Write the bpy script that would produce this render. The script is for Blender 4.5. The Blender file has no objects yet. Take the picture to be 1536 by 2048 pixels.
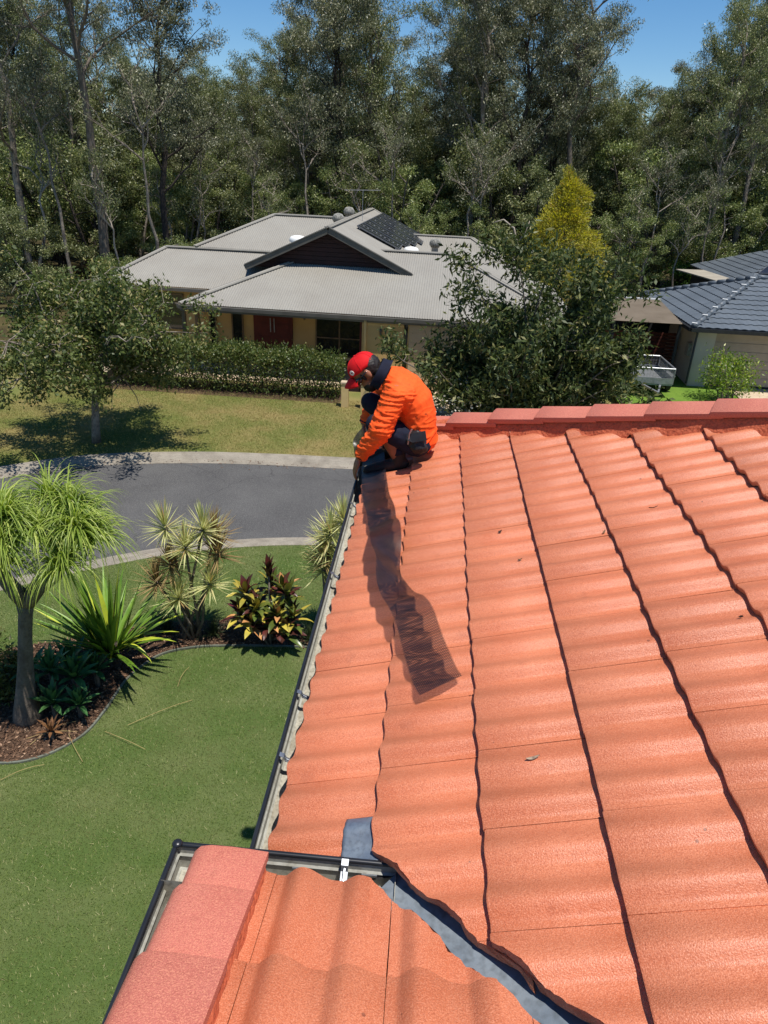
import bpy, bmesh, math, random
import numpy as np
from mathutils import Vector, Matrix, noise
R = math.radians
scene = bpy.context.scene
COL = scene.collection
random.seed(7)
rng = np.random.default_rng(7)

# ------------------------------------------------------------------ camera
CAM_H = 7.0
cam_data = bpy.data.cameras.new('camera')
cam_data.sensor_fit = 'VERTICAL'
cam_data.sensor_height = 24.0
cam_data.lens = 24.0 * 1420 / 2048
cam_data.clip_start = 0.05
cam_data.clip_end = 1500
cam = bpy.data.objects.new('camera', cam_data)
COL.objects.link(cam)
right = Vector((0.9960, 0.0760, 0.0420)).normalized()
fwd = Vector((-0.0500, 0.8980, -0.4370)).normalized()
upv = right.cross(fwd).normalized()
right = fwd.cross(upv).normalized()
cam.matrix_world = Matrix(((right.x, upv.x, -fwd.x, 0), (right.y, upv.y, -fwd.y, 0), (right.z, upv.z, -fwd.z, CAM_H), (0, 0, 0, 1)))
scene.camera = cam

# ------------------------------------------------------------------ sky, sun, exposure
SUN_DIR = Vector((0.21, -0.19, 0.96)).normalized()
world = bpy.data.worlds.new('World')
scene.world = world
world.use_nodes = True
wn = world.node_tree
wn.nodes.clear()
sky = wn.nodes.new('ShaderNodeTexSky')
sky.sky_type = 'NISHITA'
sky.sun_disc = False
sky.sun_elevation = math.asin(SUN_DIR.z)
sky.sun_rotation = math.atan2(SUN_DIR.x, SUN_DIR.y)
sky.altitude = 800
sky.air_density = 1.0
sky.dust_density = 0.05
sky.ozone_density = 4.0
bg = wn.nodes.new('ShaderNodeBackground')
bg.inputs['Strength'].default_value = 0.085
wo = wn.nodes.new('ShaderNodeOutputWorld')
hsv = wn.nodes.new('ShaderNodeHueSaturation')
hsv.inputs['Saturation'].default_value = 1.25
hsv.inputs['Value'].default_value = 1.2
wn.links.new(sky.outputs[0], hsv.inputs['Color'])
wn.links.new(hsv.outputs[0], bg.inputs[0])
wn.links.new(bg.outputs[0], wo.inputs[0])
sun_data = bpy.data.lights.new('sun', 'SUN')
sun_data.energy = 5.0
sun_data.angle = R(0.53)
sun_data.color = (1.0, 0.955, 0.89)
sun = bpy.data.objects.new('sun', sun_data)
sun.rotation_euler = SUN_DIR.to_track_quat('Z', 'Y').to_euler()
COL.objects.link(sun)
vs = scene.view_settings
vs.view_transform = 'Standard'
vs.look = 'None'
vs.exposure = 0.22
vs.gamma = 1.0
vs.use_curve_mapping = False
scene.cycles.max_bounces = 6
scene.cycles.transparent_max_bounces = 8

# ------------------------------------------------------------------ materials
def srgb(r, g, b):
    f = lambda c: (c / 255 / 12.92) if c / 255 <= 0.04045 else ((c / 255 + 0.055) / 1.055) ** 2.4
    return (f(r), f(g), f(b))
MATS = {}
def mat(name, col, rough=0.7, col2=None, scale=6.0, detail=4.0, lo=0.35, hi=0.65, col3=None, scale3=60.0, amt3=0.5,
        bump=0.0, bscale=80.0, bdist=0.01, metallic=0.0, spec=0.4, rand=0.0, coat=0.0, dist=0.0):
    """procedural material: base colour mixed with a second by noise, a fine third grain, bump; world-position coordinates"""
    m = bpy.data.materials.new(name)
    m.use_nodes = True
    nt = m.node_tree
    nd = nt.nodes
    b = nd['Principled BSDF']
    b.inputs['Roughness'].default_value = rough
    b.inputs['Metallic'].default_value = metallic
    b.inputs['Specular IOR Level'].default_value = spec
    b.inputs['Coat Weight'].default_value = coat
    geo = nd.new('ShaderNodeNewGeometry')
    pos = geo.outputs['Position']
    cur = None
    if col2:
        n = nd.new('ShaderNodeTexNoise'); n.inputs['Scale'].default_value = scale; n.inputs['Detail'].default_value = detail
        n.inputs['Distortion'].default_value = dist
        nt.links.new(pos, n.inputs['Vector'])
        rp = nd.new('ShaderNodeValToRGB')
        rp.color_ramp.elements[0].position = lo; rp.color_ramp.elements[1].position = hi
        rp.color_ramp.elements[0].color = (*col, 1); rp.color_ramp.elements[1].color = (*col2, 1)
        nt.links.new(n.outputs['Fac'], rp.inputs[0])
        cur = rp.outputs[0]
    if col3:
        n3 = nd.new('ShaderNodeTexNoise'); n3.inputs['Scale'].default_value = scale3; n3.inputs['Detail'].default_value = 2.0
        nt.links.new(pos, n3.inputs['Vector'])
        r3 = nd.new('ShaderNodeMapRange'); r3.inputs['From Min'].default_value = 0.45; r3.inputs['From Max'].default_value = 0.7
        r3.inputs['To Max'].default_value = amt3
        nt.links.new(n3.outputs['Fac'], r3.inputs['Value'])
        mx = nd.new('ShaderNodeMix'); mx.data_type = 'RGBA'
        nt.links.new(r3.outputs[0], mx.inputs['Factor'])
        if cur: nt.links.new(cur, mx.inputs['A'])
        else: mx.inputs['A'].default_value = (*col, 1)
        mx.inputs['B'].default_value = (*col3, 1)
        cur = mx.outputs['Result']
    if rand > 0:
        oi = nd.new('ShaderNodeObjectInfo')
        mr = nd.new('ShaderNodeMapRange'); mr.inputs['To Min'].default_value = 1 - rand; mr.inputs['To Max'].default_value = 1 + rand
        nt.links.new(oi.outputs['Random'], mr.inputs['Value'])
        hs = nd.new('ShaderNodeHueSaturation')
        nt.links.new(mr.outputs[0], hs.inputs['Value'])
        if cur: nt.links.new(cur, hs.inputs['Color'])
        else: hs.inputs['Color'].default_value = (*col, 1)
        cur = hs.outputs[0]
    if cur: nt.links.new(cur, b.inputs['Base Color'])
    else: b.inputs['Base Color'].default_value = (*col, 1)
    if bump > 0:
        nb = nd.new('ShaderNodeTexNoise'); nb.inputs['Scale'].default_value = bscale; nb.inputs['Detail'].default_value = 3.0
        nt.links.new(pos, nb.inputs['Vector'])
        bp = nd.new('ShaderNodeBump'); bp.inputs['Strength'].default_value = bump; bp.inputs['Distance'].default_value = bdist
        nt.links.new(nb.outputs['Fac'], bp.inputs['Height'])
        nt.links.new(bp.outputs[0], b.inputs['Normal'])
    MATS[name] = m
    return m

def leaf_mat(name, c1, c2, rough=0.5, trans=0.3, c3=None, spec=0.4, wide=0.0, patch=None, pscale=0.8):
    """foliage: colour varies leaf by leaf (random per island), some light passes through"""
    m = bpy.data.materials.new(name)
    m.use_nodes = True
    nt = m.node_tree; nd = nt.nodes
    b = nd['Principled BSDF']; out = nd['Material Output']
    b.inputs['Roughness'].default_value = rough
    b.inputs['Specular IOR Level'].default_value = spec
    geo = nd.new('ShaderNodeNewGeometry')
    rp = nd.new('ShaderNodeValToRGB')
    els = rp.color_ramp.elements
    els[0].color = (*c1, 1); els[1].color = (*c2, 1)
    if c3:
        els[1].position = 0.8
        e = els.new(1.0); e.color = (*c3, 1)
    nt.links.new(geo.outputs['Random Per Island'], rp.inputs[0])
    cur = rp.outputs[0]
    if patch:
        pn = nd.new('ShaderNodeTexNoise'); pn.inputs['Scale'].default_value = pscale; pn.inputs['Detail'].default_value = 6; pn.inputs['Roughness'].default_value = 0.78
        nt.links.new(geo.outputs['Position'], pn.inputs['Vector'])
        pm = nd.new('ShaderNodeMapRange'); pm.inputs['From Min'].default_value = 0.47; pm.inputs['From Max'].default_value = 0.63; pm.inputs['To Max'].default_value = 0.85
        nt.links.new(pn.outputs['Fac'], pm.inputs['Value'])
        px_ = nd.new('ShaderNodeMix'); px_.data_type = 'RGBA'
        nt.links.new(pm.outputs[0], px_.inputs['Factor']); nt.links.new(cur, px_.inputs['A']); px_.inputs['B'].default_value = (*patch, 1)
        cur = px_.outputs['Result']
    if wide > 0:
        oi = nd.new('ShaderNodeObjectInfo')
        mr = nd.new('ShaderNodeMapRange'); mr.inputs['To Min'].default_value = 1 - wide; mr.inputs['To Max'].default_value = 1 + wide
        nt.links.new(oi.outputs['Random'], mr.inputs['Value'])
        hs = nd.new('ShaderNodeHueSaturation')
        nt.links.new(mr.outputs[0], hs.inputs['Value']); nt.links.new(cur, hs.inputs['Color'])
        cur = hs.outputs[0]
    nt.links.new(cur, b.inputs['Base Color'])
    tr = nd.new('ShaderNodeBsdfTranslucent')
    hs2 = nd.new('ShaderNodeHueSaturation'); hs2.inputs['Saturation'].default_value = 1.15; hs2.inputs['Value'].default_value = 1.25
    nt.links.new(cur, hs2.inputs['Color']); nt.links.new(hs2.outputs[0], tr.inputs['Color'])
    mx = nd.new('ShaderNodeMixShader'); mx.inputs[0].default_value = trans
    nt.links.new(b.outputs[0], mx.inputs[1]); nt.links.new(tr.outputs[0], mx.inputs[2])
    nt.links.new(mx.outputs[0], out.inputs['Surface'])
    MATS[name] = m
    return m

# ------------------------------------------------------------------ objects
def tag(o, label=None, cat=None, group=None, kind=None):
    if label: o['label'] = label
    if cat: o['category'] = cat
    if group: o['group'] = group
    if kind: o['kind'] = kind
    return o
def empty(name, loc=(0, 0, 0), rz=0.0, label=None, cat=None, group=None):
    o = bpy.data.objects.new(name, None)
    o.empty_display_size = 0.2
    o.location = loc; o.rotation_euler = (0, 0, rz)
    COL.objects.link(o)
    return tag(o, label, cat, group)
def link(name, me, m=None, parent=None, smooth=False):
    if m is not None:
        me.materials.clear(); me.materials.append(MATS[m] if isinstance(m, str) else m)
    if smooth:
        me.polygons.foreach_set('use_smooth', [True] * len(me.polygons))
    o = bpy.data.objects.new(name, me)
    COL.objects.link(o)
    if parent is not None: o.parent = parent
    return o
def inst(name, me, loc, rot=(0, 0, 0), parent=None, scale=None):
    o = bpy.data.objects.new(name, me)
    COL.objects.link(o)
    o.location = loc; o.rotation_euler = rot
    if scale is not None: o.scale = scale
    if parent is not None: o.parent = parent
    return o
def copy_tree(src, parent=None):
    c = src.copy(); COL.objects.link(c); c.parent = parent
    for ch in list(src.children): copy_tree(ch, c)
    return c
def quad_mesh(name, verts, quads):
    """fast mesh from numpy arrays (n,3) and (m,4)"""
    me = bpy.data.meshes.new(name)
    v = np.ascontiguousarray(verts, dtype=np.float32); q = np.ascontiguousarray(quads, dtype=np.int32)
    k = q.shape[1]
    me.vertices.add(len(v)); me.vertices.foreach_set('co', v.ravel())
    me.loops.add(q.size); me.loops.foreach_set('vertex_index', q.ravel())
    me.polygons.add(len(q))
    me.polygons.foreach_set('loop_start', np.arange(0, q.size, k, dtype=np.int32))
    me.polygons.foreach_set('loop_total', np.full(len(q), k, dtype=np.int32))
    me.update(calc_edges=True)
    return me

class MB:
    """collects shapes, built as ONE mesh object"""
    def __init__(self): self.v = []; self.f = []
    def add(self, vs, fs):
        o = len(self.v); self.v += [tuple(p) for p in vs]; self.f += [tuple(i + o for i in f) for f in fs]; return self
    def box(self, x0, x1, y0, y1, z0, z1):
        return self.add([(x0, y0, z0), (x1, y0, z0), (x1, y1, z0), (x0, y1, z0), (x0, y0, z1), (x1, y0, z1), (x1, y1, z1), (x0, y1, z1)],
                        [(0, 3, 2, 1), (4, 5, 6, 7), (0, 1, 5, 4), (1, 2, 6, 5), (2, 3, 7, 6), (3, 0, 4, 7)])
    def bar(self, a, b, w, h, up=(0, 0, 1)):
        a = Vector(a); b = Vector(b); d = (b - a).normalized(); up = Vector(up)
        s = d.cross(up)
        if s.length < 1e-4: s = d.cross(Vector((1, 0, 0)))
        s.normalize(); t = s.cross(d).normalized()
        vs = []
        for p in (a, b):
            for sx, sz in ((-1, -1), (1, -1), (1, 1), (-1, 1)): vs.append(p + s * sx * w / 2 + t * sz * h / 2)
        return self.add(vs, [(0, 1, 2, 3), (7, 6, 5, 4), (0, 4, 5, 1), (1, 5, 6, 2), (2, 6, 7, 3), (3, 7, 4, 0)])
    def tube(self, pts, rad, seg=8, caps=True, sy=None):
        pts = [Vector(p) for p in pts]; n = len(pts)
        if not hasattr(rad, '__len__'): rad = [rad] * n
        vs = []; ref = None
        for i, p in enumerate(pts):
            d = (pts[min(i + 1, n - 1)] - pts[max(i - 1, 0)])
            d = d.normalized() if d.length > 1e-9 else Vector((0, 0, 1))
            if ref is None:
                ref = d.orthogonal().normalized()
            ref = (ref - d * ref.dot(d)); ref = ref.normalized() if ref.length > 1e-6 else d.orthogonal().normalized()
            b = d.cross(ref)
            for k in range(seg):
                a = 2 * math.pi * k / seg
                vs.append(p + (ref * math.cos(a) + b * math.sin(a)) * rad[i])
        fs = []
        for i in range(n - 1):
            for k in range(seg):
                k2 = (k + 1) % seg
                fs.append((i * seg + k, i * seg + k2, (i + 1) * seg + k2, (i + 1) * seg + k))
        if caps:
            fs.append(tuple(range(seg - 1, -1, -1))); fs.append(tuple(range((n - 1) * seg, n * seg)))
        return self.add(vs, fs)
    def lathe(self, cx, cy, prof, seg=16):
        vs = []
        for r, z in prof:
            for k in range(seg):
                a = 2 * math.pi * k / seg; vs.append((cx + r * math.cos(a), cy + r * math.sin(a), z))
        fs = []
        for i in range(len(prof) - 1):
            for k in range(seg):
                k2 = (k + 1) % seg; fs.append((i * seg + k, i * seg + k2, (i + 1) * seg + k2, (i + 1) * seg + k))
        fs.append(tuple(range(seg - 1, -1, -1))); fs.append(tuple(range((len(prof) - 1) * seg, len(prof) * seg)))
        return self.add(vs, fs)
    def prism(self, poly, vec):
        """planar polygon extruded along vec"""
        n = len(poly); vec = Vector(vec)
        vs = [Vector(p) for p in poly] + [Vector(p) + vec for p in poly]
        fs = [tuple(range(n - 1, -1, -1)), tuple(range(n, 2 * n))] + [(i, (i + 1) % n, n + (i + 1) % n, n + i) for i in range(n)]
        return self.add(vs, fs)
    def ellipsoid(self, c, ax, ay, az, seg=16, rings=10):
        c = Vector(c); ax = Vector(ax); ay = Vector(ay); az = Vector(az)
        vs = [c - az]; fs = []
        for i in range(1, rings):
            t = -math.pi / 2 + math.pi * i / rings
            for k in range(seg):
                a = 2 * math.pi * k / seg
                vs.append(c + (ax * math.cos(a) + ay * math.sin(a)) * math.cos(t) + az * math.sin(t))
        vs.append(c + az); last = len(vs) - 1
        for k in range(seg):
            k2 = (k + 1) % seg
            fs.append((0, 1 + k2, 1 + k))
            for i in range(rings - 2): fs.append((1 + i * seg + k, 1 + i * seg + k2, 1 + (i + 1) * seg + k2, 1 + (i + 1) * seg + k))
            fs.append((1 + (rings - 2) * seg + k, 1 + (rings - 2) * seg + k2, last))
        return self.add(vs, fs)
    def capsule(self, pts, rad, seg=12, side=None, wide=1.0):
        """tube with rounded ends; side/wide: stretched along a side direction (flat torso)"""
        pts = [Vector(p) for p in pts]
        d0 = (pts[0] - pts[1]).normalized(); d1 = (pts[-1] - pts[-2]).normalized()
        P = [pts[0] + d0 * rad[0] * f for f in (0.98, 0.8, 0.45)] + pts + [pts[-1] + d1 * rad[-1] * f for f in (0.45, 0.8, 0.98)]
        Q = [rad[0] * f for f in (0.2, 0.6, 0.893)] + list(rad) + [rad[-1] * f for f in (0.893, 0.6, 0.2)]
        s0 = len(self.v)
        self.tube(P, Q, seg)
        return self
    def mesh(self, name):
        me = bpy.data.meshes.new(name); me.from_pydata(self.v, [], self.f); me.update(); return me
    def build(self, name, m, parent=None, smooth=False):
        return link(name, self.mesh(name), m, parent, smooth)

def fix_normals(me):
    bm = bmesh.new(); bm.from_mesh(me); bmesh.ops.recalc_face_normals(bm, faces=bm.faces); bm.to_mesh(me); bm.free()
def smooth_by_angle(o, deg=35):
    me = o.data
    me.polygons.foreach_set('use_smooth', [True] * len(me.polygons))
    bm = bmesh.new(); bm.from_mesh(me)
    lim = R(deg)
    for e in bm.edges:
        e.smooth = not (len(e.link_faces) == 2 and e.calc_face_angle(0) > lim)
    bm.to_mesh(me); bm.free()
def catmull(pts, n):
    P = [Vector(p) for p in pts]; P = [P[0] * 2 - P[1]] + P + [P[-1] * 2 - P[-2]]
    out = []
    for i in range(1, len(P) - 2):
        for k in range(n):
            t = k / n
            out.append(0.5 * ((2 * P[i]) + (P[i + 1] - P[i - 1]) * t + (2 * P[i - 1] - 5 * P[i] + 4 * P[i + 1] - P[i + 2]) * t * t + (3 * P[i] - P[i - 1] - 3 * P[i + 1] + P[i + 2]) * t ** 3))
    out.append(P[-2]); return out
def unit(a): return a / np.maximum(np.linalg.norm(a, axis=1, keepdims=True), 1e-9)
def leaf_quads(pos, axis, length, width, r):
    """rhombic leaves: (n,3) base points, long axes, sizes -> verts, quads"""
    n = len(pos)
    axis = unit(axis)
    side = unit(np.cross(axis, r.normal(size=(n, 3))))
    L = np.broadcast_to(np.asarray(length), (n,))[:, None]; W = np.broadcast_to(np.asarray(width), (n,))[:, None]
    nrm = np.cross(axis, side)
    mid = pos + axis * L * 0.45 + nrm * L * 0.06
    v = np.stack([pos, mid + side * W * 0.5, pos + axis * L, mid - side * W * 0.5], 1).reshape(-1, 3)
    q = np.arange(n * 4).reshape(n, 4)
    return v, q
def in_ball(n, r):
    p = r.normal(size=(n, 3)); p = unit(p); return p * (r.random((n, 1)) ** 0.45)
# ------------------------------------------------------------------ material list
mat('turf', srgb(86, 104, 52), 0.9, srgb(112, 118, 74), 1.1, 7, 0.4, 0.72, srgb(54, 76, 36), 160, 0.8, bump=0.6, bscale=260, bdist=0.02, spec=0.15)
mat('dry_turf', srgb(104, 114, 58), 0.9, srgb(150, 134, 88), 0.55, 6, 0.36, 0.68, srgb(84, 84, 40), 90, 0.6, bump=0.6, bscale=120, bdist=0.03, spec=0.15)
mat('soil', srgb(78, 60, 48), 0.95, srgb(116, 92, 74), 9, 6, 0.35, 0.7, srgb(40, 28, 20), 120, 0.6, bump=0.8, bscale=90, bdist=0.03, spec=0.15)
mat('forest_litter', srgb(62, 54, 38), 0.95, srgb(88, 80, 50), 0.8, 5, 0.35, 0.7, bump=0.5, bscale=20, bdist=0.1, spec=0.1)
mat('concrete', srgb(150, 142, 128), 0.85, srgb(120, 112, 100), 3.0, 6, 0.4, 0.75, srgb(95, 88, 78), 45, 0.4, bump=0.25, bscale=120, bdist=0.006, spec=0.25)
mat('pale_concrete', srgb(196, 178, 150), 0.85, srgb(172, 152, 128), 2.0, 5, 0.4, 0.7, srgb(140, 120, 100), 60, 0.4, spec=0.25)
# asphalt with fine cracks and worn aggregate
def asphalt():
    m = mat('asphalt', srgb(66, 65, 65), 0.85, srgb(80, 79, 78), 0.9, 8, 0.35, 0.7, srgb(128, 126, 122), 95, 0.6, bump=0.5, bscale=170, bdist=0.01, spec=0.3)
    nt = m.node_tree; nd = nt.nodes; b = nd['Principled BSDF']
    old = b.inputs['Base Color'].links[0].from_socket
    geo = nd.new('ShaderNodeNewGeometry')
    nz = nd.new('ShaderNodeTexNoise'); nz.inputs['Scale'].default_value = 0.8; nz.inputs['Detail'].default_value = 6
    nt.links.new(geo.outputs['Position'], nz.inputs['Vector'])
    add = nd.new('ShaderNodeMixRGB'); add.blend_type = 'ADD'; add.inputs[0].default_value = 1.0
    nt.links.new(geo.outputs['Position'], add.inputs[1]); nt.links.new(nz.outputs['Color'], add.inputs[2])
    vo = nd.new('ShaderNodeTexVoronoi'); vo.feature = 'DISTANCE_TO_EDGE'; vo.inputs['Scale'].default_value = 0.28
    nt.links.new(add.outputs[0], vo.inputs['Vector'])
    mr = nd.new('ShaderNodeMapRange'); mr.inputs['From Min'].default_value = 0.0; mr.inputs['From Max'].default_value = 0.003
    mr.inputs['To Min'].default_value = 0.55; mr.inputs['To Max'].default_value = 0.0
    nt.links.new(vo.outputs['Distance'], mr.inputs['Value'])
    mx = nd.new('ShaderNodeMix'); mx.data_type = 'RGBA'
    nt.links.new(mr.outputs[0], mx.inputs['Factor']); nt.links.new(old, mx.inputs['A']); mx.inputs['B'].default_value = (0.012, 0.012, 0.013, 1)
    nt.links.new(mx.outputs['Result'], b.inputs['Base Color'])
asphalt()
# painted concrete roof tile: sandy grain, pale flecks at random
def tile_mat(name, a, b_, grain, rough):
    m = mat(name, a, rough, b_, 5.0, 5, 0.32, 0.72, grain, 210, 0.8, bump=0.6, bscale=260, bdist=0.003, spec=0.5, rand=0.10)
    nt = m.node_tree; nd = nt.nodes; b = nd['Principled BSDF']
    hs = b.inputs['Base Color'].links[0].from_socket
    geo = nd.new('ShaderNodeNewGeometry')
    n = nd.new('ShaderNodeTexNoise'); n.inputs['Scale'].default_value = 330; n.inputs['Detail'].default_value = 1
    nt.links.new(geo.outputs['Position'], n.inputs['Vector'])
    mr = nd.new('ShaderNodeMapRange'); mr.inputs['From Min'].default_value = 0.5; mr.inputs['From Max'].default_value = 0.64; mr.inputs['To Max'].default_value = 0.5
    nt.links.new(n.outputs['Fac'], mr.inputs['Value'])
    mx = nd.new('ShaderNodeMix'); mx.data_type = 'RGBA'
    nt.links.new(mr.outputs[0], mx.inputs['Factor']); nt.links.new(hs, mx.inputs['A']); mx.inputs['B'].default_value = (*srgb(226, 152, 118), 1)
    # dirt stains, irregular
    n2 = nd.new('ShaderNodeTexNoise'); n2.inputs['Scale'].default_value = 14; n2.inputs['Detail'].default_value = 7
    nt.links.new(geo.outputs['Position'], n2.inputs['Vector'])
    m2 = nd.new('ShaderNodeMapRange'); m2.inputs['From Min'].default_value = 0.62; m2.inputs['From Max'].default_value = 0.85; m2.inputs['To Max'].default_value = 0.35
    nt.links.new(n2.outputs['Fac'], m2.inputs['Value'])
    mx2 = nd.new('ShaderNodeMix'); mx2.data_type = 'RGBA'
    nt.links.new(m2.outputs[0], mx2.inputs['Factor']); nt.links.new(mx.outputs['Result'], mx2.inputs['A']); mx2.inputs['B'].default_value = (*srgb(120, 66, 48), 1)
    # sparse dark lichen flecks
    v3 = nd.new('ShaderNodeTexVoronoi'); v3.inputs['Scale'].default_value = 13; v3.inputs['Randomness'].default_value = 1.0
    nt.links.new(geo.outputs['Position'], v3.inputs['Vector'])
    n4 = nd.new('ShaderNodeTexNoise'); n4.inputs['Scale'].default_value = 3.0; n4.inputs['Detail'].default_value = 4
    nt.links.new(geo.outputs['Position'], n4.inputs['Vector'])
    sz = nd.new('ShaderNodeMapRange'); sz.inputs['From Min'].default_value = 0.5; sz.inputs['From Max'].default_value = 0.75; sz.inputs['To Min'].default_value = 0.0; sz.inputs['To Max'].default_value = 0.11
    nt.links.new(n4.outputs['Fac'], sz.inputs['Value'])
    lt = nd.new('ShaderNodeMath'); lt.operation = 'LESS_THAN'
    nt.links.new(v3.outputs['Distance'], lt.inputs[0]); nt.links.new(sz.outputs[0], lt.inputs[1])
    ml = nd.new('ShaderNodeMath'); ml.operation = 'MULTIPLY'; ml.inputs[1].default_value = 0.6
    nt.links.new(lt.outputs[0], ml.inputs[0])
    mx3 = nd.new('ShaderNodeMix'); mx3.data_type = 'RGBA'
    nt.links.new(ml.outputs[0], mx3.inputs['Factor']); nt.links.new(mx2.outputs['Result'], mx3.inputs['A']); mx3.inputs['B'].default_value = (*srgb(96, 58, 44), 1)
    nt.links.new(mx3.outputs['Result'], b.inputs['Base Color'])
tile_mat('terracotta', srgb(201, 121, 85), srgb(189, 104, 68), srgb(170, 92, 62), 0.42)
tile_mat('cap_tile', srgb(198, 116, 98), srgb(188, 104, 86), srgb(170, 92, 76), 0.6)
mat('mortar', srgb(206, 110, 74), 0.8, srgb(186, 92, 60), 12, 6, 0.35, 0.7, srgb(130, 58, 40), 90, 0.5, bump=0.8, bscale=60, bdist=0.01, spec=0.3)
mat('sarking', (0.02, 0.018, 0.017), 0.9)
mat('gutter_black', (0.012, 0.013, 0.015), 0.32, (0.02, 0.021, 0.024), 8, spec=0.5)
mat('gutter_inside', srgb(172, 172, 164), 0.5, srgb(138, 136, 124), 6, 7, 0.35, 0.7, srgb(100, 94, 80), 60, 0.45, spec=0.5)
mat('gutter_floor', srgb(170, 166, 152), 0.8, srgb(140, 134, 118), 9, 7, 0.35, 0.7, srgb(80, 72, 58), 80, 0.5, spec=0.3)
mat('zinc', srgb(176, 180, 184), 0.35, srgb(140, 144, 150), 20, 5, metallic=0.8)
mat('valley_steel', srgb(104, 114, 124), 0.5, srgb(128, 136, 142), 6, 8, 0.35, 0.7, srgb(72, 76, 78), 40, 0.5, spec=0.5, bump=0.1, bscale=60)
mat('lead', srgb(88, 100, 116), 0.55, srgb(110, 120, 130), 18, 6, 0.35, 0.7, srgb(70, 76, 84), 90, 0.4, bump=0.3, bscale=50, bdist=0.004)
mat('render_wall', srgb(188, 170, 146), 0.9, srgb(176, 158, 134), 2, 5, bump=0.2, bscale=90)
mat('guard_mesh', srgb(26, 20, 20), 0.36, srgb(34, 26, 25), 25, 3, spec=0.5)
mat('dead_leaf', srgb(128, 96, 66), 0.8, srgb(92, 64, 42), 60, 3)
mat('dark_leaf', srgb(70, 44, 30), 0.8, srgb(50, 32, 22), 60, 3)
mat('grey_leaf', srgb(160, 140, 118), 0.8, srgb(120, 100, 84), 90, 3)

# ------------------------------------------------------------------ ground, road, kerbs, lawns, beds
def sheet(name, poly, z, m, kind='structure', label=None):
    me = bpy.data.meshes.new(name)
    bm = bmesh.new()
    vs = [bm.verts.new((p[0], p[1], z)) for p in poly]
    f = bm.faces.new(vs)
    bm.normal_update()
    if f.normal.z < 0: f.normal_flip()
    bmesh.ops.triangulate(bm, faces=bm.faces)
    bm.to_mesh(me); bm.free()
    o = link(name, me, m); tag(o, kind=kind)
    return o
sheet('ground', [(-600, -200), (600, -200), (600, 900), (-600, 900)], -0.13, 'forest_litter')
NEAR_K = [tuple(p) for p in catmull([(-16, 1.2, 0), (-11.5, 6.0, 0), (-7.9, 9.6, 0), (-5.63, 11.37, 0), (-3.94, 12.2, 0), (-1.99, 12.66, 0), (1.5, 12.95, 0), (12, 13.3, 0), (30, 13.6, 0)], 10)]
FAR_K = [tuple(p) for p in catmull([(-24, 4.0, 0), (-17, 9.6, 0), (-12.4, 13.6, 0), (-10.2, 15.45, 0), (-8.4, 16.55, 0), (-6.03, 17.17, 0), (-3.95, 17.40, 0), (-1.9, 17.50, 0), (4, 17.9, 0), (14, 18.6, 0), (30, 19.4, 0)], 10)]
sheet('road', [(p[0], p[1]) for p in NEAR_K] + [(p[0], p[1]) for p in reversed(FAR_K)], -0.112, 'asphalt')
sheet('front_lawn', [(p[0], p[1]) for p in NEAR_K] + [(30, -30), (-16, -30)], 0.0, 'turf')
sheet('verge_lawn', [(p[0], p[1]) for p in FAR_K] + [(40, 23), (40, 26.5), (-40, 26.5), (-40, 4)], 0.0, 'dry_turf')
sheet('forest_floor', [(-220, 26.4), (220, 26.4), (220, 400), (-220, 400)], -0.004, 'forest_litter')
def kerb(name, line, side):
    """roll-over kerb: flat top at the lawn, sloping face, channel; side = +1 when the road lies left of travel"""
    prof = [(-0.04, -0.12), (-0.04, 0.006), (0.0, 0.012), (0.13, 0.008), (0.17, -0.012), (0.27, -0.09), (0.30, -0.098), (0.50, -0.104), (0.50, -0.13)]
    vs = []; fs = []
    n = len(line)
    for i, p in enumerate(line):
        a = Vector(line[max(i - 1, 0)]); b = Vector(line[min(i + 1, n - 1)]); d = (b - a).normalized()
        nn = Vector((-d.y, d.x, 0)) * side
        for w, z in prof: vs.append(Vector(p) + nn * w + Vector((0, 0, z)))
    k = len(prof)
    for i in range(n - 1):
        for j in range(k - 1): fs.append((i * k + j, (i + 1) * k + j, (i + 1) * k + j + 1, i * k + j + 1))
    me = bpy.data.meshes.new(name); me.from_pydata(vs, [], fs); fix_normals(me)
    o = link(name, me, 'concrete'); tag(o, kind='structure'); return o
kerb('near_kerb', NEAR_K, 1)
kerb('far_kerb', FAR_K, -1)
def slope_sheet(name, poly, z, m):
    o = sheet(name, poly, z, m)
    for v in o.data.vertices: v.co.z += max(0.0, min(1.0, (v.co.y - 18.4) / 7.2)) * 0.40
    return o
sheet('house_path', [(-13, 24.2), (-2.4, 24.0), (-2.4, 26.2), (-13, 26.4)], 0.012, 'pale_concrete')
sheet('driveway', [(-1.2, 17.75), (6.4, 18.2), (5.8, 27.5), (-0.6, 27.5)], 0.016, 'pale_concrete')
slope_sheet('neighbour_driveway', [(10.6, 18.5), (18, 18.9), (18, 28), (10.9, 28)], 0.014, 'pale_concrete')
mat('bright_turf', srgb(92, 122, 44), 0.9, srgb(112, 138, 54), 2, 5, 0.35, 0.7, srgb(70, 100, 32), 60, 0.6, bump=0.6, bscale=90, bdist=0.03, spec=0.15)
slope_sheet('neighbour_lawn', [(6.5, 18.25), (10.55, 18.55), (10.85, 28), (6.3, 28)], 0.009, 'bright_turf')
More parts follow.
